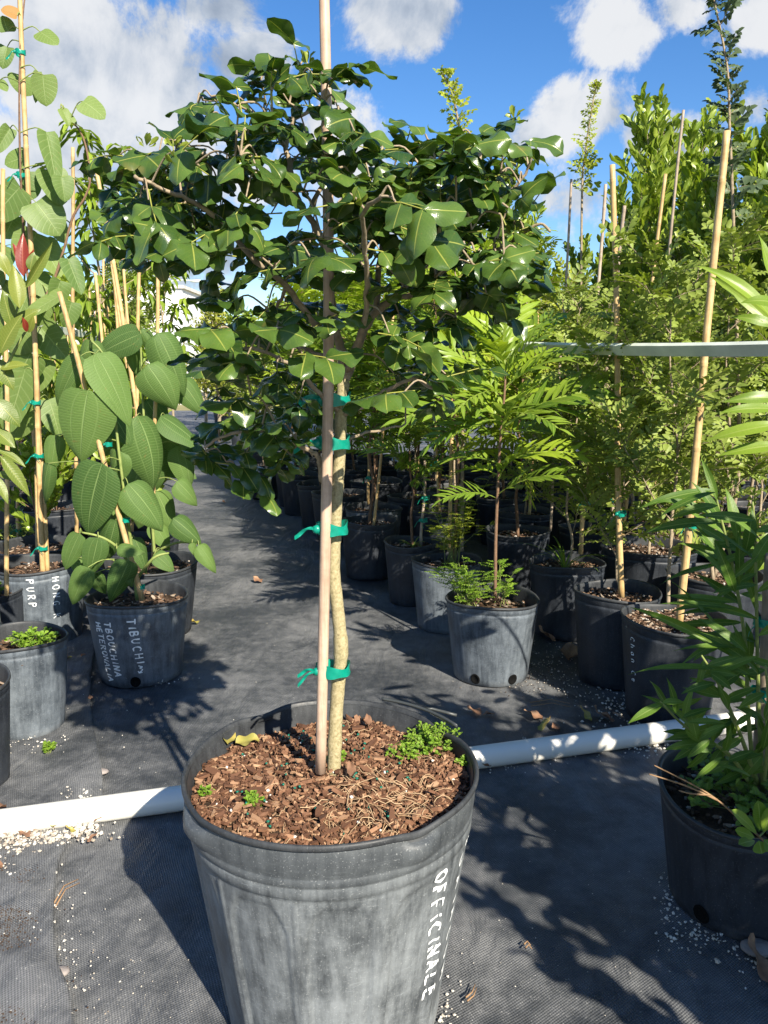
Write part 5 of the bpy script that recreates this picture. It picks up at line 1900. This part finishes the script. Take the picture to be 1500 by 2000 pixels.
for px, py, Yp, h0, r, lb in [(1335, 215, 3.9, .3, .008, 'long thin stake poking above the paddle leaves'), (1183, 360, 3.6, .3, .0085, 'yellow stake left of the straight bamboo stake'), (1116, 350, 3.4, .3, .006, 'thin grey stake against the blue gap'), (900, 340, 3.3, .0, .009, 'stake holding the sprig above the glossy crown'), (1300, 340, 3.2, .3, .008, 'leaning stake inside the paddle leaves')]:
    top = aty(px, py, Yp)
    st_, pts = stake(lb, Vector((top.x - .03 * (1 if px < 1300 else 3), Yp, h0)), top, r, random.choice(('bamboo', 'old_bamboo')))
    tie(st_, along(pts, .6), .014, .014, .016, ((-.8, -.5), (.8, -.3)), .03)

# potted shrubs out of frame to the right; their shade falls across the mat and the near pot
for i, (x, y, s) in enumerate([(.92, .80, 1.0), (1.05, .52, 1.05), (1.28, 1.0, 1.0), (.88, .30, .8), (1.32, .35, 1.0), (1.5, .75, 1.0), (1.15, .05, 1.0)]):
    q = copy_pot(srcs[i % 3], x, y, 'black pot of the row that continues beyond the right edge, ' + ORD[i] + ' of them', 'pots beyond the right edge')
    row_plant('broad', i, 'bushy shrub of the row beyond the right edge, ' + ORD[i] + ' of them', (x, y, q.soil - .004), 'bright', 'shrubs beyond the right edge', s=s)

# ================================================================== left rows behind
random.seed(31)
lsrc = [potL2, potL7]
oL = Vector((potL2.X, potL2.Y, 0))
taken = [(p.X, p.Y, p.R) for p in (potL1, potL2, potL3, potL4, potL5, potL6, potL7, potL8)]
n_ = 0
for row in range(0, 5):
    back = 0
    for j in range(1, 14):
        p = oL - W * (row * .42) + U * (j * .46) + Vector((rnd(-.04, .04) - .06 * j * .3, rnd(-.04, .04), 0))
        if p.y > 8.2 or any(hypot(p.x - x, p.y - y) < r + .17 for x, y, r in taken):
            continue
        px = 750 + p.x / (p.y * .98 + .19) * F_PX
        if px < -60:
            continue
        taken.append((p.x, p.y, .15))
        back += 1
        where = '%s row left of the aisle, %s from the front' % (ORD[row], ORD[back - 1])
        q = copy_pot(lsrc[n_ % 2], p.x, p.y, 'black pot, ' + where, 'black pots in the left rows')
        k = random.random()
        row_plant('broad', n_, 'leafy sapling, ' + where, (p.x, p.y, q.soil - .004), 'mango' if k < .5 else 'obov', 'leafy saplings of the left rows', s=rnd(.62, .95))
        if n_ % 2 == 0:
            a = Vector((p.x, p.y - .03, q.soil - .01))
            stake('bamboo stake, ' + where, a, a + Vector((rnd(-.1, .06), rnd(-.03, .03), rnd(1.0, 1.22))), .008, 'bamboo', 'bamboo stakes of the left rows', seg=7)
        n_ += 1
# the bundle of stakes that shows left of the crown
for px0, py0, px1, py1, Yp, r, lb in [(252, 700, 186, 320, 3.6, .0105, 'leaning bamboo stake, longest of the bundle left of the crown'), (246, 690, 206, 425, 3.8, .0085, 'bamboo stake just right of the longest leaning stake'), (232, 690, 214, 440, 4.0, .0085, 'bamboo stake in the middle of the leaning bundle'),
                                      (252, 690, 238, 470, 4.0, .008, 'upright bamboo stake at the right side of the bundle'), (268, 680, 274, 480, 3.6, .009, 'knotted bamboo stake right of the leaning bundle'), (146, 690, 142, 288, 3.4, .009, 'upright bamboo stake beside the dark forked twig'),
                                      (8, 560, 6, 330, 2.6, .008, 'bamboo stake at the left edge behind the heart leaves'), (178, 620, 172, 530, 7.0, .011, 'far bamboo stake left of the bundle'), (188, 620, 194, 520, 7.2, .011, 'far bamboo stake leaning by the bundle'), (203, 620, 202, 500, 6.6, .011, 'far brown stake before the bundle'), (212, 620, 208, 520, 7.4, .011, 'faint far stake close to the bundle')]:
    p1 = aty(px1, py1, Yp)
    p0 = aty(px0, py0, Yp)
    d = (p1 - p0).normalized()
    p0 = p0 - d * max(0, (p0.z - .24) / d.z)
    stake(lb, p0, p1, r, 'bamboo', seg=8)

# drooping-leaved trees and pale shrubs behind the left rows
for px, Yp, top, kind, v, m_, lb in [(200, 4.2, 225, 'droop', 1, 'mango', 'slim tree with bright drooping leaves beside the longest stake'), (345, 6.5, 400, 'droop', 0, 'mango', 'drooping leaved tree between bundle and glossy crown'), (265, 7.5, 420, 'tamay', 0, 'tama', 'thin airy tree behind the stake bundle'),
                                  (285, 9.0, 490, 'tama', 1, 'tama', 'pale airy shrub beside the white building'), (180, 9.0, 520, 'broad', 0, 'obov', 'leafy shrub far behind the stakes'), (235, 9.5, 540, 'tama', 2, 'tama_y', 'yellowish far shrub behind the stakes'), (100, 8.0, 540, 'broad', 1, 'mango', 'leafy shrub far behind the heart leaves')]:
    x = (px - 750) / F_PX * Yp * .99
    H = aty(px, top, Yp).z
    w, l = V[kind][v % len(V[kind])]
    zmax = max(vv.co.z for vv in l.vertices)
    row_plant(kind, v, lb, (x, Yp, 0), m_, s=H / zmax, name='young_tree', cat='tree', stem='branch')


def column_tree(label, px, Yp, top, width, m, n=1500, name='column_tree', leafL=.07):
    base = Vector(((px - 750) / F_PX * Yp * .99, Yp, 0))
    H = aty(px, top, Yp).z
    t = thing(name, label, 'tree', base)
    w, l = MB(), MB()
    tube(w, smooth_pts([Vector((0, 0, 0)), Vector((.03, 0, H * .5)), Vector((0, 0, H * .95))], 5), (.03, .008), 6)
    for b in range(9):
        a = b * 2.4
        z0 = H * (.15 + .08 * b)
        rad_ = width * (1.1 - .1 * b) * rnd(.6, 1.1)
        e = Vector((cos(a) * rad_, sin(a) * rad_, z0 + H * rnd(.12, .22)))
        p = smooth_pts([Vector((0, 0, z0)), e * .5 + Vector((0, 0, z0 * .5)), e], 4)
        tube(w, p, (.012, .004), 5, 0, cap=False)
        for k in range(n // 9):
            q = along(p, rnd(.25, 1.05) if False else rnd(.25, 1.0)) + rvec(.10)
            d = Vector((rnd(-1, 1), rnd(-1, 1), rnd(-.2, 1)))
            small_leaf(l, q, d, rvec(1) + Vector((0, 0, .8)), leafL * rnd(.6, 1.2), leafL * .45, random.random(), .55)
    w.build('trunk', M['branch'], t)
    tag(l.build('crown', M[m], t), kind='stuff')


column_tree('yellow green column shrub right of the white building', 425, 11.0, 560, .30, 'hedge')
column_tree('leaning yellow green shrub before the white building', 400, 13.5, 610, .35, 'hedge', 900)
column_tree('dark leafy shrub at the end of the aisle', 455, 12.0, 640, .4, 'mango', 1200)
for i, (px, Yp, top, lb) in enumerate([(470, 15, 600, 'bushy tree far behind the lower left of the glossy crown'), (560, 13, 560, 'bushy tree far behind the trunk'), (700, 12, 520, 'bushy tree far behind the right branch'), (850, 12, 500, 'bushy tree far behind the fern saplings')]):
    column_tree(lb, px, Yp, top, .9, ('mango', 'obov')[i % 2], 1600, 'far_tree', .12)
# far potted plants at the end of the aisle
for i, (px, py, w_, lb) in enumerate([(436, 803, 40, 'small black pot at the far end of the aisle'), (470, 830, 44, 'black pot near the far end of the aisle under glossy leaves')]):
    q = pot_px(lb, px, py, w_, .30, 'pot_black', bits=0, seg=32, seed=i)
    row_plant('tama', i, 'airy sapling at the far end of the aisle, ' + ('left one' if i == 0 else 'right one'), (q.X, q.Y, q.soil), 'tama', s=.9)

# ------------------------------------------------------------------ building, fence, lamp post
bl = thing('building', 'long white building beyond the end of the aisle', 'building', (-19, 72, 0))
mb = MB()
box(mb, (-9.0, 0, 3.6), (24, 14, 7.2))
mb.build('wall', M['render'], bl, smooth=False)
mb = MB()
box(mb, (-9.0, 0, 7.3), (24.4, 14.4, .25))
mb.build('roof_edge', M['concrete'], bl, smooth=False)
M['pane'] = plain('dark_window', (.03, .035, .04), .15, .6)
for x in (-16, -12.5, -9, -5.5, -2, 1):
    mb = MB()
    box(mb, (x, -7.03, 2.2), (1.5, .12, 1.5))
    f_ = mb.build('window', M['concrete'], bl, smooth=False)
    mb = MB()
    box(mb, (x, -7.10, 2.2), (1.3, .06, 1.3))
    mb.build('pane', M['pane'], f_, smooth=False)
fe = thing('fence', 'pale wire fence with white posts before the building', 'fence', (-16, 48, 0))
for i in range(9):
    mb = MB()
    tube(mb, [Vector((-12 + i * 3.0, 0, 0)), Vector((-12 + i * 3.0, 0, 1.9))], .06, 8)
    mb.build('post', M['pipe'], fe)
for z in (1.85, .95, .1):
    mb = MB()
    tube(mb, [Vector((-12.5, 0, z)), Vector((12.5, 0, z))], .03, 6)
    mb.build('rail', M['rail'], fe)
mb = MB()
for i in range(150):
    x = -12 + i * .16
    tube(mb, [Vector((x, 0, .1)), Vector((x, 0, 1.85))], .006, 4)
tag(mb.build('wire', M['rail'], fe), kind='stuff')
hd = thing('hedge', 'clipped yellow green hedge along the pale fence', 'hedge', (-16, 46, 0))
l = MB()
for i in range(5000):
    small_leaf(l, Vector((rnd(-11, 11), rnd(-.6, .6), rnd(.05, 1.3) * (1 - .1 * random.random()))), rvec(1), rvec(1) + Vector((0, 0, 1)), rnd(.15, .28), .12, random.random())
tag(l.build('foliage', M['hedge'], hd), kind='stuff')
lp = thing('lamp_post', 'slim lamp post with two heads above the white building', 'lamp post', (-20.9, 79.5, 0))
mb = MB()
tube(mb, [Vector((0, 0, 0)), Vector((0, 0, 12.3))], (.14, .07), 8)
mb.build('pole', M['rail'], lp)
for s in (-1, 1):
    mb = MB()
    tube(mb, smooth_pts([Vector((0, 0, 9.2)), Vector((s * 1.2, 0, 9.35)), Vector((s * 2.3, 0, 9.3))], 4), .05, 6)
    box(mb, (s * 2.7, 0, 9.25), (1.0, .4, .2))
    mb.build('lamp_head', M['rail'], lp)

# ------------------------------------------------------------------ rails and pipe
def flat_rail(label, A, B, hgt, dep, posts, tilt=0.0):
    d = (B - A).normalized()
    rl = thing('rail', label, 'rail', (A.x, A.y, 0))
    mb = MB()
    M3 = frame(d, Vector((0, 0, 1)))
    L = (B - A).length
    n = 8
    vs, fs = [], []
    for i in range(n + 1):
        p = A.lerp(B, i / n) - rl.location + Vector((0, 0, -.012 * sin(pi * i / n)))
        for x, z in ((-dep / 2, -hgt / 2), (-dep / 2, hgt / 2 - .002), (-dep / 2 + .002, hgt / 2), (dep / 2, hgt / 2), (dep / 2, -hgt / 2)):
            vs.append(p + (M3.col[0] * cos(tilt) + Vector((0, 0, sin(tilt)))) * x + (Vector((0, 0, cos(tilt))) - M3.col[0] * sin(tilt)) * z)
    for i in range(n):
        for k in range(5):
            fs.append((i * 5 + k, i * 5 + (k + 1) % 5, (i + 1) * 5 + (k + 1) % 5, (i + 1) * 5 + k))
    fs += [tuple(range(4, -1, -1)), tuple(n * 5 + k for k in range(5))]
    mb.add(vs, fs)
    mb.build('bar', M['rail'], rl, smooth=False)
    for t in posts:
        p = A.lerp(B, t) - rl.location
        mb = MB()
        tube(mb, [Vector((p.x + .02, p.y + .035, 0)), Vector((p.x + .02, p.y + .035, A.lerp(B, t).z))], .014, 8)
        mb.build('post', M['rail'], rl)


TILT = -.6
A, B = aty(998, 676, 2.95), aty(1500, 672, 1.86)
flat_rail('pale flat rail running level in front of the bamboo stakes at right', A, B + (B - A) * .45, .033, .016, (.98,), tilt=TILT)
A, B = aty(178, 655, 4.6), aty(20, 618, 3.1)
flat_rail('grey flat rail behind the leaning bamboo stake at left', A, B + (B - A) * .4, .034, .016, (.02, .98))

pr = .0285
pA, pB = ath(0, 1607, pr), ath(1330, 1425, pr)
dP = (pB - pA).normalized()
pm = MB()
pp = thing('irrigation_pipe', 'white plastic pipe crossing the mat behind the large pot', 'pipe', ((pA + pB) / 2).to_tuple()[:2] + (0,))
a0, b0 = pA - dP * 1.2, pB + dP * 1.0
tube(pm, [a0.lerp(b0, i / 10) - pp.location for i in range(11)], pr, 24)
pm.build('tube', M['pipe'], pp)
mb = MB()
c0 = pB + dP * .25 - pp.location
tube(mb, [c0 - dP * .06, c0 - dP * .055, c0 + dP * .055, c0 + dP * .06], [pr + .002, pr + .006, pr + .006, pr + .002], 24)
mb.build('coupling', M['pipe'], pp)
# thin drip tube round the back of the large pot
dt = thing('drip_tube', 'thin grey tube lying from the back rim of the large pot', 'tube', (cc.x, cc.y, C_H))
mb = MB()
pts = []
for i in range(9):
    a = pi - .35 + (i / 8) * -.75
    pts.append(Vector((sin(a) * R0 * 1.0, -cos(a) * R0 * 1.0, .010)))
pts += [aty(830, 1383, YC + R0 * .9) - dt.location, aty(892, 1397, YC + R0 * .85) - dt.location]
tube(mb, smooth_pts(pts, 3), .0028, 6)
mb.build('tube', M['drip'], dt)

# ------------------------------------------------------------------ litter on the mat
random.seed(8)
def scatter(label, name, cat, spots, m, bits=False):
    t = thing(name, label, cat, (0, 0, 0))
    t['kind'] = 'stuff'
    mb = MB()
    for (px, py, rx, ry, n, s0, s1, lo, hi) in spots:
        for i in range(int(n * .5)):
            g = ath(px + random.gauss(0, rx), py + random.gauss(0, ry), 0)
            if (g - Vector((cc.x, cc.y, 0))).length < wr0(0) + .005:
                continue
            h = .016 if g.x < -.45 and g.y < 2.5 else .004
            pebble(mb, (g.x, g.y, h), s0 + (s1 - s0) * random.random() ** 2.2, rnd(lo, hi))
    o = mb.build('grains', m, t, smooth=False)
    o['kind'] = 'stuff'
    return o


sp = [(90, 1645, 60, 8, 800, .002, .011, .0, 1), (10, 1655, 30, 12, 400, .003, .012, .0, .8), (165, 1622, 18, 10, 260, .004, .014, .4, 1), (150, 1560, 22, 12, 60, .003, .010, .5, 1), (10, 1700, 16, 20, 60, .003, .009, .3, 1),
      (200, 1950, 110, 40, 120, .0012, .004, .1, .8), (150, 1890, 20, 40, 70, .002, .006, .3, 1), (118, 1830, 8, 60, 50, .002, .006, .5, 1), (60, 1850, 50, 70, 140, .0015, .005, .3, 1), (300, 1900, 120, 80, 40, .0015, .004, .4, 1),
      (60, 1460, 60, 12, 130, .003, .008, .6, 1), (300, 1338, 60, 6, 60, .003, .006, .6, 1), (165, 1310, 10, 40, 20, .003, .008, .6, 1),
      (845, 1985, 20, 12, 90, .003, .009, .3, 1), (870, 1955, 25, 20, 30, .003, .006, .6, 1),
      (1265, 1455, 28, 10, 200, .004, .012, .7, 1), (1240, 1385, 55, 22, 420, .003, .011, .5, 1), (1180, 1350, 60, 14, 160, .003, .008, .5, 1), (1060, 1320, 60, 22, 320, .003, .007, .0, .8), (1080, 1275, 40, 20, 160, .003, .008, .1, .9),
      (1310, 1760, 14, 40, 160, .003, .009, .5, 1), (1370, 1830, 40, 16, 160, .003, .009, .3, 1), (1480, 1870, 30, 20, 120, .004, .012, .3, 1),
      (1100, 1470, 130, 14, 90, .003, .007, .5, 1), (1150, 1700, 200, 130, 50, .0015, .0035, .3, 1), (1100, 1880, 200, 80, 60, .0015, .0035, .4, 1), (600, 1250, 200, 90, 40, .002, .004, .3, 1), (280, 1450, 90, 60, 30, .002, .004, .4, 1), (960, 1500, 40, 6, 50, .003, .008, .5, 1)]
scatter('white perlite grains and grit strewn over the mat', 'perlite_grit', 'grit', sp, M['gravel'])
M['soil_and_shade'] = noise_mat('spilled_soil_and_shade', [(0.2, (.03, .02, .014)), (0.6, (.08, .05, .032)), (0.9, (.16, .11, .08))], 60, .95, .1, bump_s=.6)  # soil brown, its darkness also standing in for the shadow on the corner
scatter('spilled soil in the lower left corner, darkened to stand in for shadow', 'spilled_soil_and_shade', 'soil', [(10, 1800, 34, 70, 3000, .001, .004, .1, .6), (30, 1950, 50, 40, 2000, .001, .004, .1, .6), (1040, 1325, 60, 18, 500, .002, .005, .2, .8)], M['soil_and_shade'])

# loose stones
for px, py, s, lb in [(118, 1912, .017, 'rounded grey stone at the end of the mat seam'), (197, 1517, .020, 'flat pinkish stone under the mat edge'), (1478, 1865, .03, 'pale stone at the foot of the near pot')]:
    mb = MB()
    vs, fs = [], []
    for i in range(7):
        for k in range(12):
            t, u = pi * i / 6, 2 * pi * k / 12
            r = s * (1 + .12 * noise.noise(Vector((cos(u) * 1.5 + px, sin(u) * 1.5, i * .6))))
            vs.append(Vector((sin(t) * cos(u) * r, sin(t) * sin(u) * r * .75, cos(t) * r * .32)))
    for i in range(6):
        for k in range(12):
            fs.append((i * 12 + k, (i + 1) * 12 + k, (i + 1) * 12 + (k + 1) % 12, i * 12 + (k + 1) % 12))
    mb.add(vs, fs)
    g = ath(px, py)
    o = mb.build('stone', M['stone'], None, loc=(g.x, g.y, .014))
    tag(o, lb, 'stone')

# dead leaves, one by one
for px, py, L, W_, rz, m_, lb in [(512, 1140, .055, .04, 1.2, 'dead', 'reddish dead leaf alone on the sunlit aisle'), (390, 1218, .07, .02, 2.6, 'yellow_leaf', 'curled orange leaf right of the TIBOUCHINA pot'), (14, 1592, .085, .05, 1.9, 'dead', 'big curled brown leaf above the pipe at the left edge'), (125, 1300, .05, .03, .3, 'dead', 'tan leaf beside the smooth grey pot'),
                                (168, 1290, .03, .022, 1.0, 'dead', 'small brown curled leaf between the left pots'), (143, 1290, .035, .014, 1.9, 'yellow_leaf', 'narrow yellow leaf between the left pots'), (178, 1378, .022, .016, .4, 'dead', 'tiny red brown leaf on the mat seam'), (8, 1705, .05, .03, 2.2, 'dead', 'tan leaf at the left edge below the pipe'),
                                (105, 1632, .032, .018, .2, 'yellow_leaf', 'yellow brown leaf on the gravel below the pipe'), (60, 1648, .028, .02, 1.4, 'dead', 'red brown leaf on the gravel below the pipe'), (150, 1640, .026, .010, 1.5, 'yellow_leaf', 'small yellow leaf on the white gravel'), (172, 1660, .028, .012, -.6, 'dead', 'narrow brown leaf below the white gravel'), (185, 1620, .03, .014, -.8, 'dead', 'brown leaf at the edge of the white gravel'),
                                (938, 1402, .05, .035, .8, 'dead', 'dark crumpled leaf at the end of the thin tube'), (966, 1400, .04, .03, 2.0, 'dead', 'dark crumpled leaf right of the first crumpled one'), (1060, 1412, .06, .04, 1.0, 'dead', 'dark curled leaf before the pipe at right'), (1050, 1432, .06, .018, -.8, 'yellow_leaf', 'yellow edged curled leaf above the pipe'), (1090, 1432, .035, .025, .2, 'dead', 'brown folded leaf touching the pipe'),
                                (1155, 1415, .055, .022, .5, 'yellow_leaf', 'upright orange tan leaf beside the pipe'), (1200, 1412, .075, .035, 1.5, 'dead', 'long red brown leaf behind the pipe'), (1195, 1468, .085, .025, 1.4, 'dead', 'long reddish leaf in front of the pipe'), (1150, 1472, .035, .02, 2.0, 'dead', 'small brown leaf in front of the pipe'), (955, 1503, .035, .022, 2.4, 'dead', 'brown leaf under the pipe beside the large pot'),
                                (1110, 1295, .095, .07, -.3, 'dead', 'large tan dead leaf between the pots'), (1085, 1255, .085, .06, 1.2, 'dead', 'folded tan leaf behind the large tan one'), (1120, 1240, .07, .06, -.9, 'dead', 'dull brown leaf in the shade between the pots'), (1503, 1930, .08, .026, .15, 'dead', 'tan leaf at the lower right edge'), (440, 985, .04, .03, 1.0, 'dead', 'dead leaf at the foot of the far aisle pots'), (1270, 1440, .05, .03, 1.0, 'dead', 'brown leaf on the white perlite at right'), (1300, 1395, .06, .05, 1.6, 'dead', 'grey brown leaf behind the near shrub')]:
    g = ath(px, py)
    h = .020 if g.x < -.45 and g.y < 2.6 else .010
    o = link('dead_leaf', leaf_mesh('dead_leaf', L=L, W=W_, kind='ovate', fold=rnd(.1, .6), curl=rnd(-1.2, -.3), wave=.09, nl=10, nw=3, seed=px * .1, twist=rnd(-.5, .5)), M[m_], None, (g.x, g.y, h))
    o.rotation_euler = (rnd(-.05, .15), rnd(-.25, .25), rz)
    tag(o, lb, 'leaf', 'dead leaves on the mat')
# straw twigs
for px, py, pl, lb in [(135, 1745, [(-30, 20), (-10, -15), (18, -28)], 'forked straw bits on the sunlit mat at left'), (1075, 1368, [(-40, 4), (0, -2), (38, 6)], 'pale broken twig on the mat behind the pipe'), (922, 1938, [(-12, 10), (0, 0), (6, -16)], 'tiny orange twig right of the large pot'), (1030, 1838, [(-6, 6), (0, 0), (6, 8)], 'tiny pale twig on the lit mat at right')]:
    g = ath(px, py)
    mb = MB()
    for off in (0, 7):
        tube(mb, [ath(px + x + off * .4, py + y + off, .012) - g for x, y in pl], (.0016, .0008), 5)
    o = mb.build('straw_twig', M['straw'], None, loc=g)
    tag(o, lb, 'twig')
weed_clump('tiny green weed growing through the mat at left', Vector(ath(95, 1478)) + Vector((0, 0, .012)), .018, .03, 14, leafL=.010)
